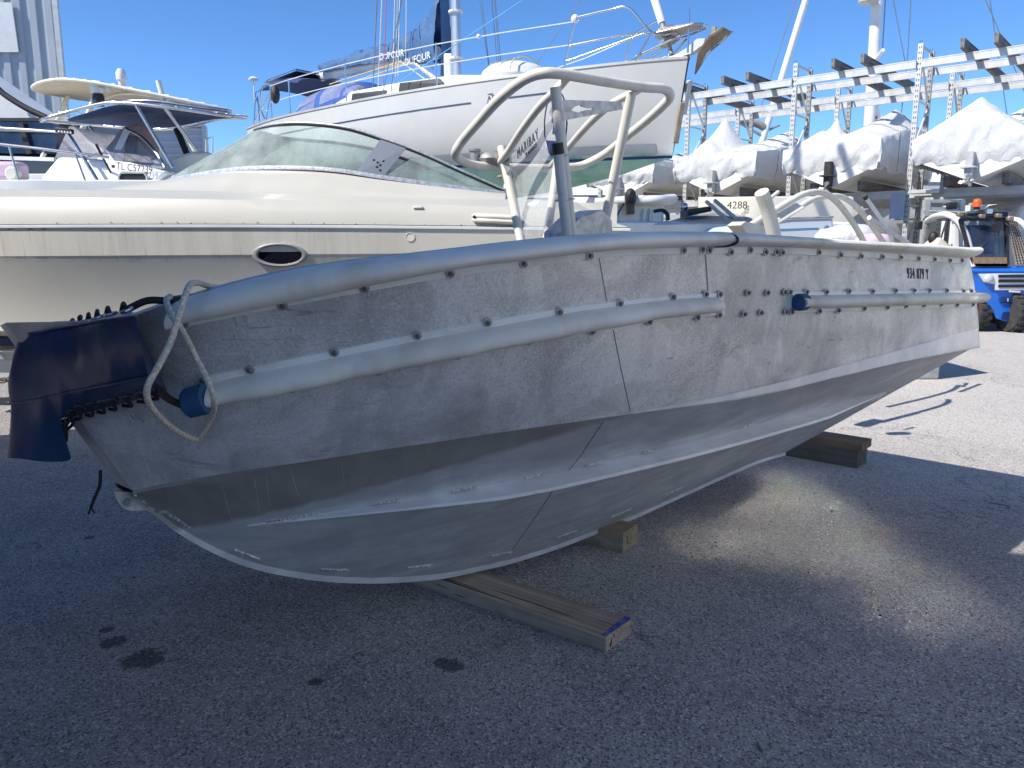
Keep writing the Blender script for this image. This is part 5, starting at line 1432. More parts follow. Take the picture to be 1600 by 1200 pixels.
# ------------------------------------------------------------------ left background: hangars and boats
def cladding(name, label, P0, P1, H, pitch, depth, m, vertical=True, z0=0.0, thick=8.0):
    """profiled sheet wall from P0 to P1 (plan), its real ribs modelled; the hall stands behind it"""
    P0 = Vector(P0); P1 = Vector(P1); d = (P1-P0); L = d.length; d.normalize(); nb = Vector((-d.y, d.x, 0))
    if nb.y < 0: nb = -nb
    o = thing(name, label, "building", P0.lerp(P1, .5))
    mb = MB()
    if vertical:
        prof = []; x = 0
        while x < L-pitch:
            prof += [(x, 0), (x+pitch*.42, 0), (x+pitch*.5, -depth), (x+pitch*.92, -depth)]; x += pitch
        prof += [(x, 0), (L, 0)]
        mb.loft([[P0+d*a+nb*b+Vector((0, 0, z)) for a, b in prof] for z in (z0, H)])
    else:
        z = z0; prof = []
        while z < H-pitch:
            prof += [(z, 0), (z+pitch*.42, 0), (z+pitch*.5, -depth), (z+pitch*.92, -depth)]; z += pitch
        prof += [(z, 0), (H, 0)]
        mb.loft([[P0+nb*b+Vector((0, 0, z)) for z, b in prof], [P1+nb*b+Vector((0, 0, z)) for z, b in prof]])
    mb.build("wall", m, o, smooth=0)
    bx = MB(); c = P0.lerp(P1, .5)+nb*(thick/2+.06); M_ = Matrix((d, nb, Vector((0, 0, 1)))).transposed()
    bq = [P0+nb*.06, P1+nb*.06, P1+nb*thick-d*thick*1.1, P0+nb*thick-d*thick*1.1]
    bx.prism([Vector((q.x, q.y, z0)) for q in bq], (0, 0, H-z0-.02)); bx.build("hall", m, o, smooth=0)
    cap = MB(); cap.bar(P0-nb*.03+Vector((0, 0, H+.05)), P1-nb*.03+Vector((0, 0, H+.05)), .22, .14); cap.build("eaves_trim", MT['galv'], o, smooth=0)
    tp_ = MB(); tp_.bar(P1-nb*.05+Vector((0, 0, z0)), P1-nb*.05+Vector((0, 0, H)), .14, .14, tuple(nb)); tp_.build("corner_trim", MT['galv'], o, smooth=0)
    return o, d, nb
e0 = at(119, 330, 24); 
HG, hd, hn = cladding("hangar", "tall pale grey hangar clad in ribbed sheet at the far left", (e0.x-13, 22.2, 0), (e0.x, 24, 0), 14.5, .42, .06, corrugated("grey_blue_cladding", (.40, .44, .48), (.34, .38, .42), 3))
sg_ = MB(); p = at_plane(-40, 43, Vector((e0.x, 24, 0))-hn*.12, hn); q = at_plane(24, 43, Vector((e0.x, 24, 0))-hn*.12, hn)
sg_.bar(p, q, .05, 1.35); sg_.build("wall_panel", MT['white2'], HG, smooth=0)
e1 = at(327, 300, 26)
SH2, sd_, sn_ = cladding("workshop", "low workshop in horizontal ribbed grey cladding behind the two canopied boats", (e1.x-14, 25.2, 0), (e1.x, 26, 0), at(327, 198, 26).z, .20, .045, corrugated("grey_white_cladding", (.50, .52, .55), (.42, .44, .48), 3), False)
def rail_box(o, pts, r, m, nm): MB().tube(pts, r, 6).build(nm, m, o)
rail_box(SH2, [at(322, 250, 25.4), at(322, 218, 25.4), at(332, 213, 25.4), at(332, 240, 25.4)], .03, MT['galv'], "ladder_rail")

def simple_hull(o, A, B, beam, zk, zs_, m, name="hull", bowk=.55, n=16, sheer=.0, cap=True, deck=None):
    """hard-chined hull from stern A to bow B (plan points at the centre line)"""
    A = Vector((A[0], A[1], 0)); B = Vector((B[0], B[1], 0)); d = (B-A); L = d.length; d.normalize(); nn_ = Vector((-d.y, d.x, 0))
    hw = lambda u: beam/2*(1 if u < bowk else max(.02, 1-((u-bowk)/(1-bowk))**2.1))
    mb = MB(); secs = []; tops = []
    for i in range(n+1):
        u = i/n; p = A+d*(L*u); w_ = hw(u); rise = max(0, u-.55)**2*1.6*(zs_-zk); zt = zs_+sheer*u*u
        zc_ = zk+.42*(zs_-zk)+rise*.55
        c = lambda a, z: p+nn_*a+Vector((0, 0, z))
        secs.append([c(w_, zt), c(w_*.985, (zt+zc_)/2), c(w_*.93, zc_), c(0, zk+rise), c(-w_*.93, zc_), c(-w_*.985, (zt+zc_)/2), c(-w_, zt)])
        tops.append((c(w_, zt), c(-w_, zt)))
    mb.loft(secs, cap0=True); mb.build(name, m, o, smooth=30)
    dm_ = MB(); dm_.loft([[a, a+(b-a)*.06+Vector((0, 0, .03)), lerp(a, b, .5)+Vector((0, 0, .08)), b+(a-b)*.06+Vector((0, 0, .03)), b] for a, b in tops]); dm_.build("deck", deck or m, o, smooth=40)
    return d, nn_, hw
def cradle(o, x, y, zk, L=2.2):
    m_ = MB()
    for dx in (-L, L): m_.bar((x+dx, y-.8, .1), (x+dx, y+.8, .1), .15, .2).bar((x+dx, y-.6, .2), (x+dx, y-.5, zk+.3), .1, .1, (1, 0, 0)).bar((x+dx, y+.6, .2), (x+dx, y+.5, zk+.3), .1, .1, (1, 0, 0)).bar((x+dx, y, .2), (x+dx, y, zk+.04), .14, .14, (1, 0, 0))
    m_.build("cradle", MT['rust'], o, smooth=0)

# centre-console boat with the navy canopy, nearer
YB = 11.0
BM_ = thing("canopy_boat", "white centre-console boat under a flat navy canopy laced to a chrome frame", "boat", (at(150, 300, YB).x, YB+1.1, 0))
zg_ = at(100, 283, YB).z
ax0 = at(-90, 300, YB).x; ax1 = at(420, 300, YB).x
simple_hull(BM_, (ax1, YB+1.35), (ax0-1.2, YB+1.05), 2.5, .75, zg_, MT['white2'])
cradle(BM_, at(150, 300, YB).x, YB+1.2, .75)
def A_(x, y, dy=0.0): return at(x, y, YB+dy)
# canopy frame: outer chrome hoop and cloth laced inside
hoop2 = [A_(65, 188, .3), A_(110, 174, .2), A_(160, 162, .1), A_(185, 160.5, .05), (A_(230, 164)), A_(300, 173), A_(355, 181, .1), A_(379, 183, .5), A_(382, 184, 1.0), A_(340, 186.5, 1.7), A_(290, 198, 2.0), A_(250, 202, 2.2), A_(190, 199, 2.2), A_(130, 194, 2.2), A_(80, 190, 1.6)]
HP = catmull(hoop2, 6, True); MB().tube(HP, .024, 10, closed=True).build("canopy_hoop", MT['chrome'], BM_, smooth=60)
cn = [A_(105, 187, .6), A_(140, 175, .35), A_(170, 166, .25), A_(200, 164, .2), A_(260, 170, .2), A_(330, 179, .3), A_(368, 184, .6), A_(330, 187, 1.6), A_(285, 196, 1.9), A_(250, 200, 2.1), A_(190, 197, 2.1), A_(130, 193, 2.0)]
cc_ = sum(cn, Vector())/len(cn)+Vector((0, 0, .05)); cl = MB(); CNs = catmull(cn, 4, True)
cl.loft([[lerp(p, cc_, t/6)+Vector((0, 0, .04*math.sin(math.pi*t/12))) for p in CNs+[CNs[0]]] for t in range(6)]+[[cc_]*(len(CNs)+1)])
CA = cl.build("canopy", MT['navy_cloth'], BM_, smooth=70)
lc = []
for i in range(0, len(HP), 2):
    p = HP[i]; q = min(CNs, key=lambda c: (c-p).length); lc.append((p, q))
mb = MB(); ZZ = []
for p, q in lc: ZZ += [p+Vector((0, 0, .03)), q]
MB().tube(ZZ, .007, 5).build("lacing", MT['white2'], BM_)
MB().tube(catmull([A_(150, 163, .2), A_(185, 158.5, .5), A_(240, 158, .5), A_(300, 166, .5), A_(356, 173, .6), A_(358, 175, .9)], 5), .022, 8).build("upper_rail", MT['chrome'], BM_, smooth=60)
for a, b in (((104, 204, .3), (158, 291, .1)), ((140, 198, 2.0), (212, 291, 1.6)), ((213, 165, .0), (270, 262, .05)), ((258, 169, .05), (308, 236, .3))):
    MB().rod(A_(*a), A_(*b), .026, 10).build("canopy_post", MT['chrome'], BM_, smooth=60)
MB().rod(A_(160, 245, .2), A_(185, 292, .5), .015).rod(A_(160, 245, .2), A_(150, 225, .1), .018).build("brace", MT['black'], BM_)
lb_ = MB(); lb_.bar(A_(88, 203, .2), A_(114, 206, .2), .08, .07); LB = lb_.build("light_bar", MT['black'], BM_, bevel=.015)
for i in range(5): MB().ball(A_(92+i*4.6, 205.5+i*.5, .15), .016, 8, (1, .4, 1)).build("lamp", MT['white2'], LB)
# console with screen, registration and oval port
co_ = MB(); fz_ = 1.0
pf = [(64, 276, .3), (90, 245, .5), (140, 247, .4), (200, 253, .3), (262, 268, .3), (240, 292, .3), (64, 290, .3)]
co_.prism([A_(*q) for q in pf], Vector((0, 1.5, 0))); co_.build("console", MT['white'], BM_, smooth=30, bevel=.05)
sc_ = MB(); a, b, c, d_ = A_(86, 246, .55), A_(258, 264, .4), A_(200, 203, .9), A_(108, 197, .9)
sc_.loft([[a, lerp(a, b, .5), b], [d_, lerp(d_, c, .5), c]]); sc_.poly([a, d_, d_+Vector((.2, 1.0, 0)), a+Vector((0, 1.0, 0))]); sc_.build("console_screen", MT['vinyl_win'], BM_, smooth=20)
MB().tube(catmull([A_(196, 201, .85), A_(222, 215, .7), A_(245, 240, .5), A_(258, 262, .4)], 5), .022, 8).build("screen_frame", MT['chrome'], BM_)
MB().bar(A_(198, 204, .8), A_(180, 244, .6), .01, .10, (1, 0, 0)).build("screen_pillar", MT['white2'], BM_, smooth=0)
put_text("registration", "TL C57239", .145, A_(210, 263, .27), (A_(229, 265.5, .27)-A_(190, 260.5, .27)), (0, 0, 1), MT['paint_text'], BM_, sx=.78)
pr_ = MB(); c = A_(209, 280, .27); pr_.box(c, (.40, .03, .15)); PRT = pr_.build("port_light", MT['dark'], BM_, bevel=.06)
pr_ = MB(); pr_.tube([c+Vector((x_, -.02, z_)) for x_, z_ in ((-.2, .04), (-.16, .09), (.16, .09), (.2, .04), (.2, -.04), (.16, -.09), (-.16, -.09), (-.2, -.04))], .018, 6, closed=True); pr_.build("port_rim", MT['galv'], PRT)
MB().box(A_(177, 260, .27), (.04, .02, .04)).build("red_reflector", pbr("red_reflector", (.4, .02, .02), .3), BM_)
# gear in the cockpit: wheel, seat back, rods, engine leg
MB().lathe([(.32, 0), (.36, .03), (.32, .06), (.05, .05)], A_(214, 232, 1.2), (0, -1, .15), 20).build("round_seat", pbr("peach_vinyl", (.60, .44, .36), .5), BM_, smooth=40)
MB().bar(A_(203, 255, 1.0), A_(206, 212, 1.0), .12, .12, (1, 0, 0)).build("seat_post", MT['dark'], BM_, smooth=0)
MB().rod(A_(276, 202, 1.2), A_(296, 250, 1.0), .05).build("rod_bundle", MT['black'], BM_)
MB().prism([A_(248, 258, .9), A_(266, 246, .9), A_(300, 236, .9), A_(330, 238, .9), A_(300, 275, .9), A_(250, 275, .9)], (0, .8, 0)).build("stern_seat", MT['cream'], BM_, smooth=0, bevel=.05)
# bow rail
MB().tube([A_(-30, 222, .0), A_(60, 232, .05), A_(110, 238, .05), A_(170, 246, .1)], .02, 8).build("bow_rail", MT['chrome'], BM_)
MB().tube([A_(-30, 198, 1.9), A_(50, 203, 1.9), A_(90, 206, 1.9)], .02, 8).build("bow_rail", MT['chrome'], BM_)
for x, y0, y1 in ((22, 228, 290), (126, 241, 290)): MB().rod(A_(x-8, y0, .03), A_(x+10, y1, .03), .014).build("rail_stanchion", MT['chrome'], BM_)
MB().lathe([(.08, 0), (.10, .04), (.10, .09), (.07, .12)], A_(25, 272, .2), (0, -1, 0), 14).build("windlass", MT['cream'], BM_)
MB().box(A_(8, 268, .4), (.55, .3, .26)).build("bow_cushion", MT['pink'], BM_, bevel=.06)

# second boat with the beige hard-edged T-top, farther
YT = 13.6
TT = thing("beige_top_boat", "white boat with a large beige cloth sun top on pale posts behind the navy canopy", "boat", (at(170, 300, YT).x, YT+1.2, 0))
zg2 = at(100, 272, YT).z
simple_hull(TT, (at(330, 300, YT).x, YT+1.5), (at(-60, 300, YT).x-1.0, YT+1.3), 2.6, .8, zg2, MT['white2']); cradle(TT, at(160, 300, YT).x, YT+1.4, .8)
def B_(x, y, dy=0.0): return at(x, y, YT+dy)
tp_ = [B_(50, 137, .8), B_(62, 129, .4), B_(90, 124, .1), B_(125, 126, 0), B_(180, 135, 0), B_(250, 149, 0), B_(320, 164, .1), B_(358, 173, .4), B_(352, 177, 1.2), B_(300, 176, 2.2), B_(220, 166, 2.4), B_(140, 157, 2.4), B_(90, 149, 2.2), B_(60, 143, 1.5)]
TP = catmull(tp_, 5, True); MB().tube(TP, .026, 9, closed=True).build("top_hoop", MT['alu_tube'], TT, smooth=60)
tc = sum(tp_, Vector())/len(tp_)+Vector((0, 0, .05)); tcl = MB()
tcl.loft([[lerp(p, tc, t/7*.985+.01)+Vector((0, 0, .07*math.sin(math.pi*t/14)-.02)) for p in TP+[TP[0]]] for t in range(7)]+[[tc+Vector((0, 0, .05))]*(len(TP)+1)]); tcl.build("top_cloth", MT['beige_cloth'], TT, smooth=70)
ZZ = []
for i in range(0, len(TP), 2): ZZ += [TP[i]+Vector((0, 0, .035)), lerp(TP[i], tc, .05)]
MB().tube(ZZ, .007, 5).build("lacing", MT['white2'], TT)
for a, b in (((106, 150, 1.9), (54, 276, 1.6)), ((153, 138, .2), (100, 278, .1)), ((247, 126, .3), (262, 180, .3)), ((262, 160, .3), (330, 280, .4)), ((225, 162, 2.2), (260, 280, 2.0))):
    MB().rod(B_(*a), B_(*b), .045, 10).build("top_post", MT['alu_tube'], TT, smooth=60)
for x, y in ((160, 141), (170, 139.5)): MB().lathe([(.045, 0), (.045, .02), (.03, .03)], B_(x, y, .1), (0, -1, 0), 10).build("gusset_boss", MT['white2'], TT)
MB().tube(catmull([B_(150, 160, .6), B_(190, 146, .7), B_(250, 152, .8), B_(300, 172, 1.0)], 5), .03, 8).build("top_arch", MT['alu_tube'], TT, smooth=60)
MB().lathe([(.05, -.10), (.06, .0), (.085, .02), (.085, .14), (.05, .20)], B_(190, 127, .4), (0, 0, 1), 12).build("aerial_dome", MT['white2'], TT)
ln = MB(); c = B_(154, 158, .2); ln.mat(1).lathe([(.09, -.08), (.10, .06), (.08, .12)], c, (0, 0, 1), 12); ln.mat(0).lathe([(.11, .12), (.12, .26), (.09, .32)], c, (0, 0, 1), 12); ln.build("hanging_lantern", [MT['white2'], MT['black']], TT)
cb_ = MB(); cb_.prism([B_(120, 275, .6), B_(140, 240, .8), B_(230, 244, .8), B_(260, 275, .6)], (0, 1.2, 0)); cb_.build("console", MT['white2'], TT, smooth=0, bevel=.05)

# dark express cruiser at the left edge
YD = 15.0
DC = thing("dark_windowed_cruiser", "motor cruiser with dark wrap-round windows and a swept black roof edge at the left edge", "boat", (at(-60, 300, YD).x, YD+1.5, 0))
def D_(x, y, dy=0.0): return at(x, y, YD+dy)
simple_hull(DC, (at(120, 300, YD).x, YD+1.6), (at(-500, 300, YD).x, YD+1.6), 3.2, .8, D_(0, 252).z, MT['navy_paint'], sheer=.2); cradle(DC, at(-60, 300, YD).x, YD+1.6, .8)
m_ = MB(); m_.prism([D_(-120, 240), D_(84, 246), D_(84, 252), D_(-120, 246)], (0, 3.0, 0)); m_.build("side_deck", MT['white2'], DC, smooth=0)
m_ = MB(); m_.prism([D_(-140, 238, .25), D_(86, 240, .25), D_(92, 196, .25), D_(70, 187, .25), D_(-140, 187, .25)], (0, 2.6, 0)); m_.build("cabin_windows", pbr("dark_blue_glass", (.012, .02, .05), .08, 0, (.03, .05, .10), 1.2, .45, .6), DC, smooth=0)
m_ = MB(); m_.prism([D_(-140, 188, .2), D_(72, 189, .2), D_(72, 184, .2), D_(-140, 184, .2)], (0, 2.7, 0)); m_.build("roof_edge", MT['black'], DC, smooth=0)
m_ = MB(); m_.tube(catmull([D_(-60, 80, .5), D_(-5, 137, .5), D_(18, 155, .5), D_(45, 171, .5), D_(73, 184, .5)], 6), .06, 8); m_.build("roof_sweep", MT['black'], DC, smooth=60)
m_ = MB(); m_.prism([D_(-80, 90, 1.0), D_(-5, 142, 1.0), D_(40, 172, 1.0), D_(66, 184, 1.0), D_(-80, 184, 1.0)], (0, 1.4, 0)); m_.build("flybridge", MT['white2'], DC, smooth=0)
for x0, x1 in ((32, 46), (-22, -12)): MB().bar(D_(x0, 192, .18), D_(x1, 240, .18), .03, .10, (1, 0, 0)).build("window_post", MT['black'], DC)
MB().tube([D_(-80, 202, .1), D_(84, 206, .1)], .02, 6).build("grab_rail", MT['chrome'], DC)
# ------------------------------------------------------------------ blue forklift by the rack
YF = 14.4
FK = thing("forklift", "blue and white rough-terrain forklift with orange beacon and slatted white grille, parked facing away", "forklift", (at(1575, 515, YF).x, YF+1.0, 0))
def F(x, y, dy=0.0): return at(x, y, YF+dy)
m_ = MB()
# rear counterweight, shaped: wide top, V towards the ground
secs = []
for dy, sx in ((0.0, .96), (.12, 1.0), (.9, 1.02)):
    secs.append([F(1606+ (1606-1520)*0+4, 425, dy)]*0+[F(1513, 419, dy), F(1518, 448, dy), F(1530, 463, dy), F(1548, 480, dy), F(1556, 498, dy), F(1574, 503, dy), F(1592, 500, dy), F(1606, 486, dy), F(1622, 470, dy), F(1634, 450, dy), F(1638, 419, dy)])
m_.loft(secs, cap0=True, cap1=True); BD = m_.build("counterweight", MT['blue_paint'], FK, smooth=35, bevel=.02)
m_ = MB(); m_.loft([[F(1514, 424, d), F(1522, 418, d+.05), F(1532, 416.5, d+.08), F(1622, 416, d+.08), F(1634, 418, d+.05), F(1637, 424, d)] for d in (-.03, .5, 1.6)], cap0=True, cap1=True); m_.build("bonnet", MT['blue_paint'], FK, smooth=40, bevel=.01)
m_ = MB(); m_.prism([F(1529, 428, -.04), F(1555, 427.5, -.05), F(1604, 427.5, -.05), F(1626, 428, -.04), F(1618, 441, -.04), F(1606, 453.5, -.05), F(1556, 453.5, -.05), F(1555, 444, -.05), F(1538, 441, -.04)], (0, .06, 0)); GRL = m_.build("grille", MT['white2'], FK, smooth=0, bevel=.008)
for y in (431.5, 439, 447):
    MB().bar(F(1560, y, -.055), F(1600, y, -.055), .02, .055).build("grille_slot", MT['dark'], GRL, smooth=0)
for x in (1545, 1615):
    MB().lathe([(.085, 0), (.085, .02), (.07, .035), (.02, .045)], F(x, 435.5, -.05), (0, -1, 0), 18).build("headlight", pbr("lamp_lens", (.6, .6, .6), .2), GRL, smooth=60)
m_ = MB(); m_.box(F(1580, 468, -.02), (.42, .06, .12)); m_.build("tow_recess", pbr("deep_blue", (.005, .03, .14), .5), FK, smooth=0, bevel=.02)
MB().rod(F(1575, 466, -.06), F(1575, 471, -.06), .012).build("tow_pin", MT['galv'], FK)
m_ = MB(); m_.prism([F(1568, 488, -.02), F(1577, 487, -.02), F(1574, 500, -.02), F(1565, 499, -.02)], (0, .03, 0)); m_.build("step_recess", pbr("deep_blue_step", (.005, .03, .14), .5), FK, smooth=0)
m_ = MB(); m_.bar(F(1577, 455, -.06), F(1594, 456, -.06), .02, .03); m_.build("plate_holder", MT['white2'], FK, smooth=0)
def wheel(c, r, wd, ax=(1, 0.12, 0)):
    m_ = MB(); m_.lathe([(r*.55, -wd/2), (r*.93, -wd/2), (r, -wd*.36), (r, wd*.36), (r*.93, wd/2), (r*.55, wd/2)], c, ax, 26)
    axv = Vector(ax).normalized(); u = axv.orthogonal().normalized(); v = axv.cross(u)
    for i in range(18):
        a = i*math.pi/9; e = u*math.cos(a)+v*math.sin(a); m_.bar(Vector(c)+e*r-axv*wd*.42, Vector(c)+e*r+axv*wd*.02, .05, .04, tuple(e)); m_.bar(Vector(c)+(u*math.cos(a+.17)+v*math.sin(a+.17))*r+axv*wd*.42, Vector(c)+(u*math.cos(a+.17)+v*math.sin(a+.17))*r-axv*wd*.02, .05, .04, tuple(e))
    o = m_.build("wheel", MT['tyre'], FK, smooth=40)
    m_ = MB(); m_.lathe([(r*.57, -wd*.46), (r*.45, -wd*.30), (r*.2, -wd*.34), (r*.2, wd*.34), (r*.45, wd*.30), (r*.57, wd*.46)], c, ax, 20)
    m_.build("rim", pbr("pale_rim", (.5, .5, .48), .5, 0, (.3, .28, .25), 8), o, smooth=40)
xw = F(1530, 514).x; zr = .36
wheel((F(1521, 490, .35).x, YF+.35, zr), zr, .26); wheel((F(1590, 500, -.05).x, YF+.1, zr), zr, .30); 
wheel((F(1521, 490, .35).x-.1, YF+1.9, .42), .42, .3); wheel((F(1600, 490, .35).x+.5, YF+1.9, .42), .42, .3)
m_ = MB(); m_.box((F(1575, 490).x, YF+1.0, .55), (1.2, 1.9, .3)); m_.build("chassis", pbr("dark_red_chassis", (.08, .012, .012), .6), FK, smooth=0)
# cab
def tubeF(pts, r, nm, m, n=8): return MB().tube(catmull([F(*p) for p in pts], n), r, 10).build(nm, m, FK, smooth=60)
tubeF([(1519, 417, .05), (1516, 395, .1), (1510, 370, .15), (1502, 352, .2), (1492, 341, .3), (1478, 335.5, .5), (1462, 338, 1.0), (1449, 345, 1.6)], .062, "cab_arch", MT['white2'])
tubeF([(1621, 415, .05), (1617, 390, .1), (1606, 362, .15), (1595, 347, .2), (1585, 343, .4), (1570, 341, 1.2)], .05, "cab_arch", MT['white2'])
MB().bar(F(1492, 343, .35), F(1494, 408, .3), .06, .10, (0, 1, 0)).build("door_post", MT['white2'], FK, smooth=0)
MB().bar(F(1449, 346, 1.6), F(1441, 405, 1.7), .07, .08, (0, 1, 0)).build("front_post", MT['galv_dk'], FK, smooth=0)
m_ = MB(); m_.prism([F(1499, 345, .15), F(1570, 345, .15), F(1571, 405, .05), F(1521, 409, .05)], (0, .02, 0)); m_.build("rear_window", MT['cabglass'], FK, smooth=0)
m_ = MB(); fr = [F(1500, 343, .13), F(1572, 343, .13), F(1574, 414, .03), F(1520, 414, .03)]
for a, b in zip(fr, fr[1:]+fr[:1]): m_.bar(a, b, .05, .06, (0, 1, 0))
m_.build("window_frame", MT['black'], FK, smooth=0)
m_ = MB(); m_.prism([F(1520, 402, .0), F(1573, 402, .0), F(1574, 416, -.0), F(1521, 416, .0)], (0, .06, 0)); m_.build("rusty_sill", MT['rust'], FK, smooth=0)
m_ = MB(); m_.prism([F(1506, 340, .2), F(1512, 332, .3), F(1555, 331, .3), F(1568, 325, .8), F(1575, 333, .3), F(1576, 342, .2)], (0, 1.5, 0)); m_.build("roof", MT['navy_paint'], FK, smooth=0, bevel=.02)
m_ = MB(); P = [F(1574, 343, .15), F(1588, 346, .2), F(1612, 412, .05), F(1588, 414, .0)]
m_.prism(P, (0, .03, 0)); m_.mat(1); guard_m = (pbr("rusty_mesh_guard", (.40, .33, .27), .7, 0, (.28, .2, .14), 30))
for i in range(16):
    for j in range(5):
        c = lerp(lerp(P[0], P[1], (j+.5)/5), lerp(P[3], P[2], (j+.5)/5), (i+.5)/16); m_.box(c+Vector((0, -.004, 0)), (.018, .006, .035))
m_.build("mesh_guard", [guard_m, MT['dark']], FK, smooth=0)
m_ = MB(); m_.lathe([(.055, 0), (.055, .10)], F(1526, 328, .2), (0, 0, 1), 14); m_.build("beacon_base", MT['black'], FK)
m_ = MB(); m_.lathe([(.078, .0), (.075, .10), (.06, .135), (.02, .15)], F(1526, 323.5, .2), (0, 0, 1), 18); m_.build("beacon", MT['orange'], FK, smooth=50)
m_ = MB(); m_.box(F(1545, 330, .1), (.12, .06, .10)); m_.build("work_lamp", MT['chrome'], FK, smooth=0, bevel=.015)
tubeF([(1496, 335, .15), (1510, 339, .1), (1528, 340, .05), (1548, 337, .1), (1570, 340, .1)], .022, "hose", MT['black'])
tubeF([(1500, 333, .12), (1522, 341, .08), (1545, 334, .1), (1566, 345, .1), (1574, 352, .05)], .018, "hose", MT['black'])
for x, y in ((1500, 335), (1534, 338), (1560, 337), (1578, 342)):
    m_ = MB(); m_.box(F(x, y, .05), (.11, .09, .08)); m_.build("hose_clamp", MT['bronze'], FK, bevel=.02)
# mast head and carriage beyond
for x0, x1 in ((1446, 1441), (1500, 1497)):
    MB().bar(F(x0+2, 312, 2.0), F(x1, 400, 2.0), .10, .14, (0, 1, 0)).build("lift_mast", MT['galv'], FK, smooth=0)
for y in (314, 326): MB().bar(F(1446, y, 2.0), F(1504, y+1, 2.0), .10, .07).build("mast_crosshead", MT['galv'], FK, smooth=0)
MB().rod(F(1452, 330, 1.9), F(1512, 332, .9), .025).build("tilt_ram", MT['galv_dk'], FK)
MB().box(F(1487, 321, 1.9), (.20, .1, .13)).build("valve_block", MT['black'], FK, bevel=.02)
MB().lathe([(.05, 0), (.05, .04)], F(1446, 329, 1.85), (0, -1, 0), 14).build("sheave", MT['galv'], FK)
MB().box(F(1436, 352, 1.4), (.12, .08, .17)).build("wing_mirror", MT['black'], FK, bevel=.02)
# seat, wheel and plastic sheet inside
m_ = MB(); m_.prism([F(1531, 399, .7), F(1560, 399, .7), F(1563, 372, .8), F(1556, 372, .8), F(1550, 388, .7), F(1534, 390, .7)], (0, .5, 0)); m_.build("seat", MT['white2'], FK, smooth=0, bevel=.03)
m_ = MB(); m_.prism([F(1458, 388, 1.0), F(1470, 370, 1.1), F(1490, 388, 1.1), F(1485, 396, 1.0)], (0, .5, 0)); m_.build("dashboard", MT['cream'], FK, smooth=0, bevel=.03)
m_ = MB(); m_.ball(F(1458, 372, 1.3), .12, 12, (.8, .8, 1.1)); m_.build("headrest", MT['black'], FK)
m_ = MB(); m_.loft([[F(1506+i*8, 352+j*9+4*mnoise.noise(Vector((i*.7, j*.8, 2))), .55+.12*mnoise.noise(Vector((i*.9, j*.7, 7)))) for j in range(6)] for i in range(7)]); m_.build("blue_sheet", pbr("crumpled_blue_sheet", (.06, .13, .30), .35, 0, (.16, .24, .40), 6), FK, smooth=40, solid=.004)
for pts in ([(1540, 388, .5), (1555, 372, .5), (1562, 362, .5)], [(1532, 386, .45), (1548, 368, .45), (1560, 356, .45)]): tubeF(pts, .012, "hose_loop", MT['white2'])
tubeF([(1559, 348, .0), (1561, 372, -.01), (1562, 398, -.02)], .008, "wiper", MT['black'])
MB().lathe([(.10, 0), (.10, .04)], F(1556, 355, -.0), (0, -1, 0), 14).build("wiper_motor", MT['black'], FK)

# ------------------------------------------------------------------ large sailing yacht behind the rack, and other boats ashore
YO = 25.0
OC = thing("large_white_yacht", "large pale grey-white yacht hull with long black windows behind the rack's lower beams", "sailing yacht", (at(1480, 340, YO).x, YO+2, 0))
def O(x, y, dy=0.0): return at(x, y, YO+dy)
m_ = MB(); xsO = [at(1130, 330, YO).x+i*1.1 for i in range(16)]
secs = []
for i, x in enumerate(xsO):
    k = 1 if i > 5 else .35+.65*(i/5)**.7
    yc = YO+2.2; zt = O(1300, 283).z-.02*i*.2; zb = .75; w_ = 2.1*k
    secs.append([(x, yc-w_, zt), (x, yc-w_*1.0, zt-.9), (x, yc-w_*.92, zt-1.7), (x, yc-w_*.6, zb+.35), (x, yc, zb), (x, yc+w_*.6, zb+.35), (x, yc+w_, zt)])
m_.loft(secs, cap0=True, cap1=True); m_.build("hull", pbr("off_white_hull", (.62, .62, .60), .35, 0, (.55, .55, .53), 1.5), OC, smooth=50)  # even off-white hull colour, softly mottled
m_ = MB(); m_.loft([[(x, YO+.05, O(1300, 284).z), (x, YO+.9, O(1300, 281).z+.35), (x, YO+2.2, O(1300, 281).z+.5), (x, YO+4.2, O(1300, 284).z)] for x in xsO[5:]], cap0=True, cap1=True); m_.build("deck", MT['white2'], OC, smooth=40)
for x0, x1, y0, y1 in ((1300, 1420, 317, 324), (1424, 1640, 316, 322), (1170, 1290, 320, 326)):
    a, b = O(x0, y0, .06), O(x1, y0-1, .06); c, d_ = O(x1, y1+1, .06), O(x0, y1, .06)
    m_ = MB(); m_.prism([a, b, c, d_], (0, .1, 0)); m_.build("hull_window", MT['dark'], OC, smooth=0)
m_ = MB(); m_.prism([O(1400, 342, .02), O(1640, 336, .02), O(1640, 338, .02), O(1400, 344, .02)], (0, .1, 0)); m_.build("hull_stripe", MT['navy_paint'], OC, smooth=0)
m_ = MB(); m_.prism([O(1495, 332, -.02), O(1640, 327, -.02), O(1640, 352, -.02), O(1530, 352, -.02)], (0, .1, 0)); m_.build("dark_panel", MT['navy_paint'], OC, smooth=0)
m_ = MB()
for dx in (2, 8, 13):
    m_.box((xsO[0]+dx, YO+2.2, .38), (.5, 2.6, .76))
for i, dx in enumerate((2, 8, 13)):
    m_ = MB(); m_.box((xsO[0]+dx, YO+2.2, .38), (.5, 2.6, .76)); m_.build("keel_support", MT['rust'], OC, smooth=0)
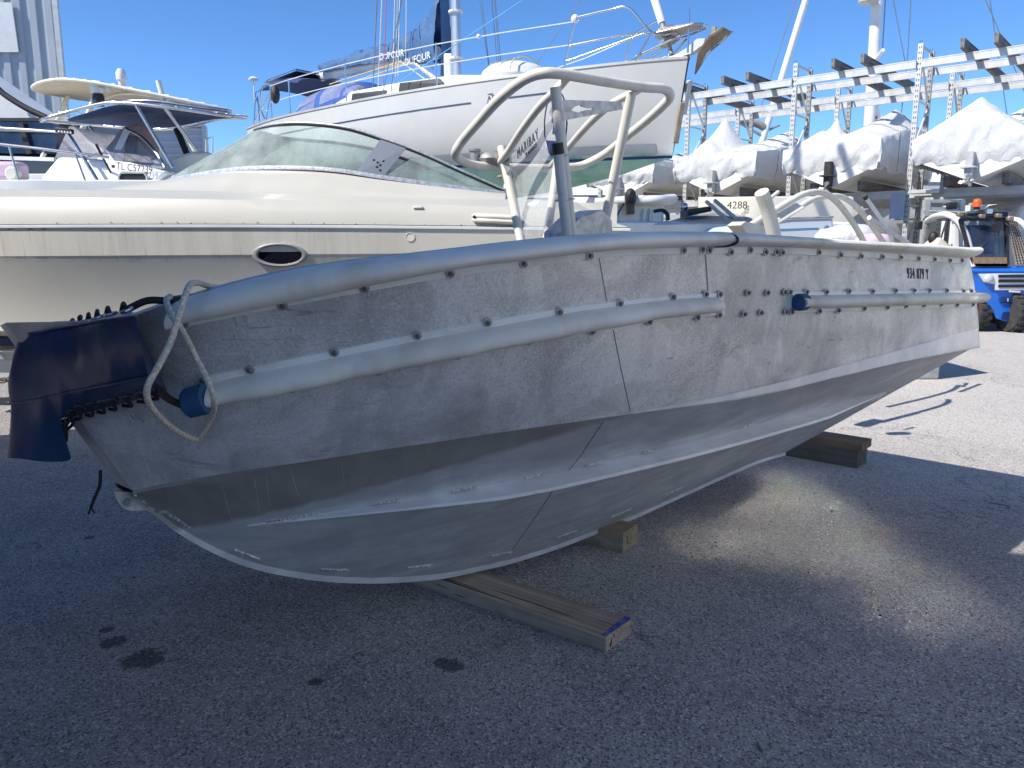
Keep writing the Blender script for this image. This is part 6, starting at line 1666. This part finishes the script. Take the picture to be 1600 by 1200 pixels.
# a white yacht on the far right whose quarter carries lettering
OC2 = thing("lettered_white_yacht", "white yacht quarter with thin lettering, right of the round-humped wrapped boat at the picture's edge", "sailing yacht", (at(1640, 300, 21).x, 23, 0))
simple_hull(OC2, (at(1550, 300, 21.5).x, 22.6), (at(1900, 300, 21.5).x, 22.6), 2.9, .8, at(1580, 271, 21.3).z, MT['white'], sheer=.3); cradle(OC2, at(1700, 300, 21.5).x, 22.6, .8)
put_text("stern_lettering", "Oceanis", .26, at(1590, 283, 21.05), (1, 0, 0), (0, 0, 1), MT['paint_text'], OC2)
# white motor boat at the right edge
WB = thing("white_motorboat", "white motorboat with a rounded bow and grey underside at the right edge behind the forklift", "boat", (at(1640, 400, 17).x, 17.8, 0))
simple_hull(WB, (at(1760, 400, 17).x+3, 18.0), (at(1577, 400, 17).x, 17.6), 2.3, .5, at(1600, 365, 17).z, MT['white2'], sheer=.5)
m_ = MB(); m_.prism([at(1584, 352, 17.2), at(1592, 325, 17.2), at(1604, 315, 17.2), at(1680, 315, 17.2), at(1680, 360, 17.2), at(1584, 362, 17.2)], (0, 1.4, 0)); m_.build("cabin", MT['white'], WB, smooth=0, bevel=.08)
MB().tube([at(1578, 346, 16.9), at(1610, 350, 16.8), at(1660, 352, 16.8)], .015, 6).build("rub_line", MT['black'], WB); cradle(WB, at(1680, 400, 17).x, 17.8, .5, 1.5)
pn = MB(); pn.lathe([(.10, -.12), (.16, -.05), (.16, .10), (.08, .16)], at(1597, 306, 16.5), (0, 0, 1), 12)
# small wooden-decked motor boat, between workboat and rack
YW = 12.2
WD = thing("wood_deck_boat", "small white motor boat with a pinkish wooden foredeck and raked windscreen behind the workboat's gunwale", "boat", (at(1120, 400, YW).x, YW+.9, 0))
def W_(x, y, dy=0.0): return at(x, y, YW+dy)
simple_hull(WD, (W_(1330, 360).x, YW+1.0), (W_(1000, 360).x, YW+1.0), 2.0, .45, W_(1150, 350).z, MT['white2']); cradle(WD, W_(1160, 360).x, YW+1.0, .45, 1.2)
m_ = MB(); m_.loft([[W_(1020, 356, .9), W_(1020, 355, 1.0)], [W_(1080, 349, .25), W_(1070, 340, 1.5)], [W_(1150, 345, .05), W_(1120, 334, 1.8)], [W_(1175, 343, .05), W_(1140, 333, 1.9)]]); m_.build("wooden_deck", MT['teak'], WD, smooth=0, solid=.02)
MB().tube([W_(1020, 357, .85), W_(1080, 350, .22), W_(1150, 346, .02), W_(1260, 341, .0)], .02, 6).build("gunwale_trim", MT['teak'], WD)
m_ = MB(); m_.loft([[W_(1070, 344, .5), W_(1074, 327, .8)], [W_(1120, 336, .5), W_(1108, 322, .8)], [W_(1155, 345, .2), W_(1117, 314, .8)]]); m_.build("windscreen", MT['cabglass'], WD, smooth=0)
for a, b in (((1104, 315, .7), (1138, 345, .1)), ((1117, 313, .7), (1153, 344, .1))): MB().rod(W_(*a), W_(*b), .03).build("screen_post", MT['galv'], WD)
m_ = MB(); m_.prism([W_(1075, 338, .7), W_(1112, 330, .7), W_(1112, 322, .7), W_(1075, 327, .7)], (0, .6, 0)); m_.build("dash_cover", pbr("dark_green_cover", (.05, .05, .045), .6), WD, smooth=0)
m_ = MB(); m_.ball(W_(1069, 323, .9), .07, 10); m_.build("spot_lamp", MT['chrome'], WD)
# grey-white tender with teal line: its side rises behind the workboat
YG = 10.4
TG = thing("teal_lined_boat", "pale grey boat side with a teal pinstripe and ring emblem behind the workboat's roll bars", "boat", (at(1230, 400, YG).x, YG+.8, 0))
def G2(x, y, dy=0.0): return at(x, y, YG+dy)
gz = G2(1300, 342).z
m_ = MB(); m_.prism([G2(1150, 352), G2(1235, 341.5), G2(1302, 339.5), G2(1304, 372), G2(1296, 440), G2(1180, 440), G2(1120, 380)], (0, 1.6, 0)); m_.build("hull", pbr("pale_grey_gelcoat", (.58, .62, .66), .35, 0, (.52, .56, .6), 2), TG, smooth=0, bevel=.03)
m_ = MB(); m_.prism([G2(1180, 361.0, -.01), G2(1278, 356.6, -.01), G2(1279, 355.6, -.01), G2(1180, 359.0, -.01)], (0, .03, 0)); m_.build("teal_line", MT['cyan_stripe'], TG, smooth=0)
c = G2(1291.5, 356, -.012); m_ = MB(); m_.tube([c+Vector((.028*math.cos(a*math.pi/8), 0, .028*math.sin(a*math.pi/8))) for a in range(16)], .007, 6, closed=True); m_.build("ring_emblem", MT['cyan_stripe'], TG)
MB().tube([G2(1150, 352, -.01), G2(1235, 341, -.01), G2(1302, 339, -.01)], .012, 6).build("gunwale_trim", MT['galv_dk'], TG)
MB().box((G2(1230, 400).x, YG+.8, .25), (.9, 1.2, .5)).build("support", MT['rust'], TG, smooth=0)
# tarpaulin and bags beside it
def lump(name, label, cat, c, r, sc, m, seed, group=None):
    b = MB(); b.ball(c, r, 22, sc); b.v = [tuple(Vector(v)+(Vector(v)-Vector(c))*.16*mnoise.noise(Vector(v)*3.2+Vector((seed, 0, 0)))+Vector((0, 0, .035*mnoise.noise(Vector(v)*9)))) for v in b.v]
    o = b.build(name, m, None, smooth=60); tag(o, label, cat, group); return o
PA = MB(); c = at(1345, 372, 9.6); PA.box((c.x, c.y, .55), (1.7, 1.0, 1.1)); PL_ = PA.build("pallet_crate", MT['galv_dk'], None, smooth=0, bevel=.02); tag(PL_, "grey crate behind the workboat's stern carrying bundled sheets", "crate")
lump("white_tarpaulin", "crumpled white tarpaulin heaped beside the pale grey boat behind the roll bars", "tarpaulin", at(1322, 372, 9.5), .36, (1.0, .8, .5), MT['wrap'], 3)
lump("pink_bundle", "pale pink cloth bundle behind the roll bars near the stern", "bundle", at(1366, 380, 9.2), .15, (1.7, .8, .8), MT['pink'], 9)
# cream hull with a number, and pontoon clutter beneath the rack
YN2 = 14.6
NB_ = thing("cream_numbered_boat", "cream boat bow carrying a black number behind the wooden-decked boat", "boat", (at(1190, 400, YN2).x, YN2+1, 0))
simple_hull(NB_, (at(1330, 330, YN2).x, YN2+1.0), (at(1110, 330, YN2).x, YN2+1.0), 2.1, .5, at(1170, 309, YN2).z, MT['cream'], bowk=.65); cradle(NB_, at(1220, 330, YN2).x, YN2+1, .5, 1.0)
put_text("hull_number", "4288", .19, at(1152, 321, YN2-.02), (1, 0, 0), (0, 0, 1), MT['paint_text'], NB_)
RBt = thing("inflatable_boat", "white inflatable boat with grey tubes under the yacht's green bow", "boat", (at(990, 400, 16.5).x, 17.2, 0))
for dy in (0, 1.5): MB().tube(catmull([at(930, 318, 16.5+dy), at(985, 314, 16.5+dy), at(1030, 313, 16.5+dy*.8), at(1052, 311, 16.5+.75)], 5), .11, 12).build("side_tube", MT['white2'], RBt, smooth=60)
m_ = MB(); m_.prism([at(925, 322, 16.6), at(1040, 320, 16.6), at(1020, 345, 16.6), at(940, 350, 16.6)], (0, 1.2, 0)); m_.build("hull", MT['white'], RBt, smooth=0)
m_ = MB(); m_.bar(at(985, 318, 16.4), at(985, 335, 16.4), .14, .22, (0, 1, 0)); m_.ball(at(985, 309, 16.4), .18, 10, (.7, .8, 1.1)); m_.build("outboard_motor", MT['black'], RBt)
cradle(RBt, at(985, 330, 16.6).x, 17.2, .6, .9)
OM = thing("covered_outboard_boat", "white boat stern with an outboard motor under a black hood behind the workboat's console", "boat", (at(1010, 400, 13).x, 13.6, 0))
simple_hull(OM, (at(1035, 350, 13).x, 13.7), (at(880, 350, 13).x, 13.9), 1.8, .5, at(1000, 349, 13).z, MT['white2'], bowk=.5); cradle(OM, at(960, 350, 13).x, 13.8, .5, .8)
m_ = MB(); m_.box(at(1026, 342, 13.2), (.20, .25, .30)); MO = m_.build("motor_cowl", MT['white2'], OM, bevel=.05)
MB().tube(catmull([at(1021, 331, 13.1), at(1034, 329, 13.1), at(1042, 334, 13.1), at(1044, 344, 13.1)], 5), .035, 8).build("motor_hood", MT['black'], MO)
for x in (968, 1004, 1014): MB().rod(at(x, 326, 13.4), at(x-4, 356, 13.4), .03).build("rail_post", MT['galv'], OM)
MB().rod(at(955, 352, 12.9), at(975, 318, 12.9), .014).build("black_cable", MT['black'], OM)

# masts of yachts beyond
def lone_mast(name, label, pts, Y, r, m):
    a, b = at(*pts[0], Y), at(*pts[1], Y)
    base = lerp(b, a, 1.0); d = (a-b)
    foot = b-d*((b.z-1.5)/d.z) if d.z else b
    o = thing(name, label, "mast", (foot.x, foot.y, 0))
    MB().tube([Vector((foot.x, foot.y, 0)), foot, a+d*.15], r, 12).build("spar", m, o, smooth=60)
    return o
L1 = lone_mast("leaning_mast", "slim white mast leaning to the right beyond the rack, rolled sail near its foot", [(1262, -10), (1196, 205)], 27, .11, MT['white2'])
MB().tube(catmull([at(1155, 188, 27), at(1170, 190, 27), at(1185, 194, 27), at(1194, 199, 27)], 4), .13, 10).build("rolled_sail", pbr("dusty_sail_roll", (.30, .27, .24), .9), L1, smooth=60)
MB().rod(at(1150, 188, 27), at(1190, 212, 27), .05).build("boom", MT['galv_dk'], L1)
MB().rod(at(1218, 195, 27), at(1198, 205, 27), .04).build("strut", MT['galv_dk'], L1)
MB().rod(at(1246, -10, 27), at(1190, 165, 27), .018).build("stay", MT['wire'], L1)
L2 = lone_mast("tall_mast", "tall thick white mast with spreaders and a radar dome beyond the middle of the rack", [(1371, -10), (1358, 200)], 30, .20, MT['white2'])
MB().rod(at(1362, 101, 30), at(1380, 78, 29), .07).build("spreader", MT['white2'], L2); MB().rod(at(1366, 101, 30), at(1416, 106, 31), .05).build("spreader", MT['white2'], L2)
MB().lathe([(.25, 0), (.35, .05), (.35, .16), (.2, .22)], at(1357, 6, 29.7), (0, 0, 1), 16).build("radar_dome", MT['galv'], L2)
MB().prism([at(1364, 198, 30), at(1360, 160, 30), at(1371, 162, 30), at(1383, 198, 30)], (0, .1, 0)).build("sail_foot", MT['white'], L2, smooth=0)
m_ = MB(); cx_ = at(1367, 185, 29.9)
m_.prism([cx_+Vector((x_, 0, z_)) for x_, z_ in ((-.10, .0), (-.08, .10), (-.04, .06), (0, .14), (.04, .06), (.08, .10), (.10, 0), (0, -.05))], (0, .02, 0)); m_.build("red_leaf_mark", pbr("red_mark", (.5, .02, .03), .5), L2, smooth=0)
for (x1, y1, x2, y2) in ((1384, -10, 1379, 78), (1394, -10, 1416, 106), (1424, -10, 1417, 108), (1416, 106, 1406, 200), (1376, 104, 1372, 165)):
    MB().rod(at(x1, y1, 30), at(x2, y2, 30), .02, 5).build("stay", MT['wire'], L2)
L3 = lone_mast("far_mast", "distant thin mast stays crossing the sky above the right end of the rack", [(1545, -10), (1575, 190)], 45, .03, MT['wire'])
MB().rod(at(1536, -10, 45), at(1612, 170, 45), .03, 5).build("stay", MT['wire'], L3)

# ------------------------------------------------------------------ boats farther off, under and beyond the rack
for i, (x0, x1, Y, top, lb) in enumerate(((1010, 1180, 33, 296, "distant white yacht hull far behind the rack's left bays"), (1160, 1330, 37, 298, "distant white yacht hull far behind the rack's middle bays"), (880, 1080, 31, 296, "distant white boat seen under the sailing yacht's green bow"), (560, 885, 34, 300, "distant white hull seen through the workboat's clear screen"), (1330, 1520, 40, 300, "distant white boat far behind the tallest rack upright"))):
    o = thing("distant_yacht", lb, "yacht", (at((x0+x1)/2, 330, Y).x, Y+1, 0), "yachts ashore far behind the rack")
    simple_hull(o, (at(x1, 330, Y).x, Y+1.5), (at(x0, 330, Y).x, Y+1.2), 3.2, .7, at(1100, top, Y).z, MT['white2'], sheer=.3); cradle(o, at((x0+x1)/2, 330, Y).x, Y+1.3, .7)
    m_ = MB(); m_.prism([at(x0+50, top+1, Y+.6), at(x0+62, top-9, Y+.6), at(x1-30, top-9, Y+.6), at(x1-24, top+1, Y+.6)], (0, 1.6, 0)); m_.build("cabin", MT['white'], o, smooth=0, bevel=.06)
    m_ = MB(); m_.prism([at(x0+4, top+9, Y-.15), at(x1-2, top+9, Y-.15), at(x1-2, top+11, Y-.15), at(x0+4, top+11, Y-.15)], (0, .3, 0)); m_.build("stripe", MT['blue_stripe'], o, smooth=0)
FB = at(1300, 360, 60)
o, d1, n1 = cladding("far_shed", "long pale shed closing the yard far behind the boats and the rack", (-16, 58, 0), (64, 58, 0), 4.3, 1.2, .08, corrugated("pale_far_cladding", (.46, .47, .48), (.40, .41, .42), 1))

# ------------------------------------------------------------------ unseen motor yacht added beside the viewpoint to shade the foreground
MY = thing("unseen_shade_yacht", "unseen navy-hulled motor yacht on timber blocks, added left of the viewpoint to shade the asphalt", "motor yacht", (-4.0, -2.0, 0))
m_ = MB(); secs = []
for i in range(17):
    u = i/16; y = -8.0+11.8*u; w_ = 1.35*(1 if u < .86 else max(.2, 1-((u-.86)/.14)**2*.6)); r_ = max(0, u-.6)*.3
    c = lambda a, z: (-3.85+a, y, z)
    secs.append([c(-w_, 3.3), c(-w_*.97, 2.2), c(-w_*.9, 1.35), c(0, .75+r_), c(w_*.9, 1.35), c(w_*.97, 2.2), c(w_, 3.3)])
m_.loft(secs, cap0=True, cap1=True); m_.build("hull", MT['navy_paint'], MY, smooth=30)  # hull of the added shade yacht
m_ = MB(); m_.loft([[(-3.85-w_, y, 3.3), (-3.85-w_*.9, y, z), (-3.85+w_*.9, y, z), (-3.85+w_, y, 3.3)] for y, w_, z in ((-8, 1.3, 3.4), (-7.2, 1.28, 6.4), (.9, 1.28, 6.5), (1.9, 1.2, 5.2), (3.1, .6, 3.5))], cap0=True, cap1=True); m_.build("unseen_superstructure", pbr("shade_yacht_grey", (.30, .31, .33), .4), MY, smooth=20)
m_ = MB(); m_.prism([(-2.58, -5.8, 3.9), (-2.58, .9, 3.9), (-2.62, .4, 4.6), (-2.62, -5.4, 4.6)], (-.05, 0, 0)); m_.build("shade_yacht_window", MT['dark'], MY, smooth=0)
for y in (-6, -2, 1.2):
    m_ = MB(); m_.box((-3.85, y, .38), (1.2, .4, .77)); m_.build("block", MT['rust'], MY, smooth=0)  # blocks under the added shade yacht

DB = thing("unseen_shade_boat", "unseen white boat on blocks, added beyond the left edge to shade the ground", "boat", (-7.0, 3.0, 0))  # second added hull, out of view, keeping sun off the ground at left
simple_hull(DB, (-10.5, 2.0), (-4.2, 4.75), 2.6, .5, 2.35, MT['white2'], sheer=.2, bowk=.8); cradle(DB, -7.3, 3.6, .7, 1.2)
# ------------------------------------------------------------------ unseen white flybridge yacht added to the right to throw sun back on the yard
FY = thing("unseen_bounce_yacht", "unseen white flybridge yacht on blocks, added right of the viewpoint to bounce sun towards the workboat", "motor yacht", (6.1, 0, 0))
m_ = MB(); secs = []
for i in range(15):
    u = i/14; y = -7.0+12.6*u; w_ = 1.5*(1 if u < .7 else max(.10, 1-((u-.7)/.3)**2*.8)); r_ = max(0, u-.6)*.8
    c = lambda a, z: (6.1+a, y, z)
    secs.append([c(-w_, 2.7), c(-w_*.98, 1.9), c(-w_*.9, 1.2), c(0, .7+r_), c(w_*.9, 1.2), c(w_*.98, 1.9), c(w_, 2.7)])
m_.loft(secs, cap0=True, cap1=True); m_.build("hull", MT['white2'], FY, smooth=30)  # hull of the added bounce yacht
m_ = MB(); m_.loft([[(6.1-w_, y, 2.7), (6.1-w_*.97, y, z), (6.1+w_*.97, y, z), (6.1+w_, y, 2.7)] for y, w_, z in ((-7, 1.3, 2.9), (-6, 1.42, 4.5), (4.2, 1.42, 4.5), (4.8, 1.1, 2.9))], cap0=True, cap1=True); m_.build("unseen_superstructure", MT['white2'], FY, smooth=20)
mir_m, mt_, mb_ = new_mat("mirror_reflector"); mb_.inputs["Metallic"].default_value = 1; mb_.inputs["Base Color"].default_value = (.78, .77, .74, 1); mb_.inputs["Roughness"].default_value = .085
for k, (y0, y1, z0, z1) in enumerate(((1.55, 1.85, 2.8, 3.2), (2.0, 2.4, 2.78, 3.35), (2.55, 2.8, 2.8, 3.7), (2.95, 3.35, 2.8, 3.3), (3.5, 3.75, 2.8, 3.5), (2.0, 2.3, 3.5, 4.0), (2.9, 3.2, 3.5, 3.95))):
    m_ = MB(); NW = 40
    m_.loft([[Vector((4.655-.0+.03*(z0+(z1-z0)*j/NW-2.7)+.0017*mnoise.noise(Vector((i*.07+k*7, j*.055, 2)))+.0007*mnoise.noise(Vector((i*.23+k*7, j*.14, 8)))-.045, y0+(y1-y0)*i/NW, z0+(z1-z0)*j/NW)) for j in range(NW+1)] for i in range(NW+1)])
    m_.build("sun_reflector_pane", mir_m, FY, smooth=80)  # mirror panes added as reflectors, casting a light patch on the asphalt
for y in (-5, -1, 2.4):
    m_ = MB(); m_.box((6.1, y, .36), (1.2, .4, .72)); m_.build("block", MT['rust'], FY, smooth=0)  # blocks under the added bounce yacht
# loose grit on the asphalt
m_ = MB(); rg = random.Random(5)
for i in range(520):
    x = rg.uniform(20, 1580); y = 700+480*rg.random()**.8; p = at_z(x, y); r = rg.choice((.002, .003, .003, .004, .006))*(1+.3*(p.y-2))
    m_.ball((p.x, p.y, r*.5), r, 5, (rg.uniform(.8, 1.5), rg.uniform(.8, 1.3), .7))
tag(m_.build("grit", pbr("pale_grit", (.42, .40, .37), .9, 0, (.16, .155, .15), 30, .45, .55), None, base=(0, 0, 0), smooth=0), "scattered loose grit on the asphalt", "grit", kind="stuff")
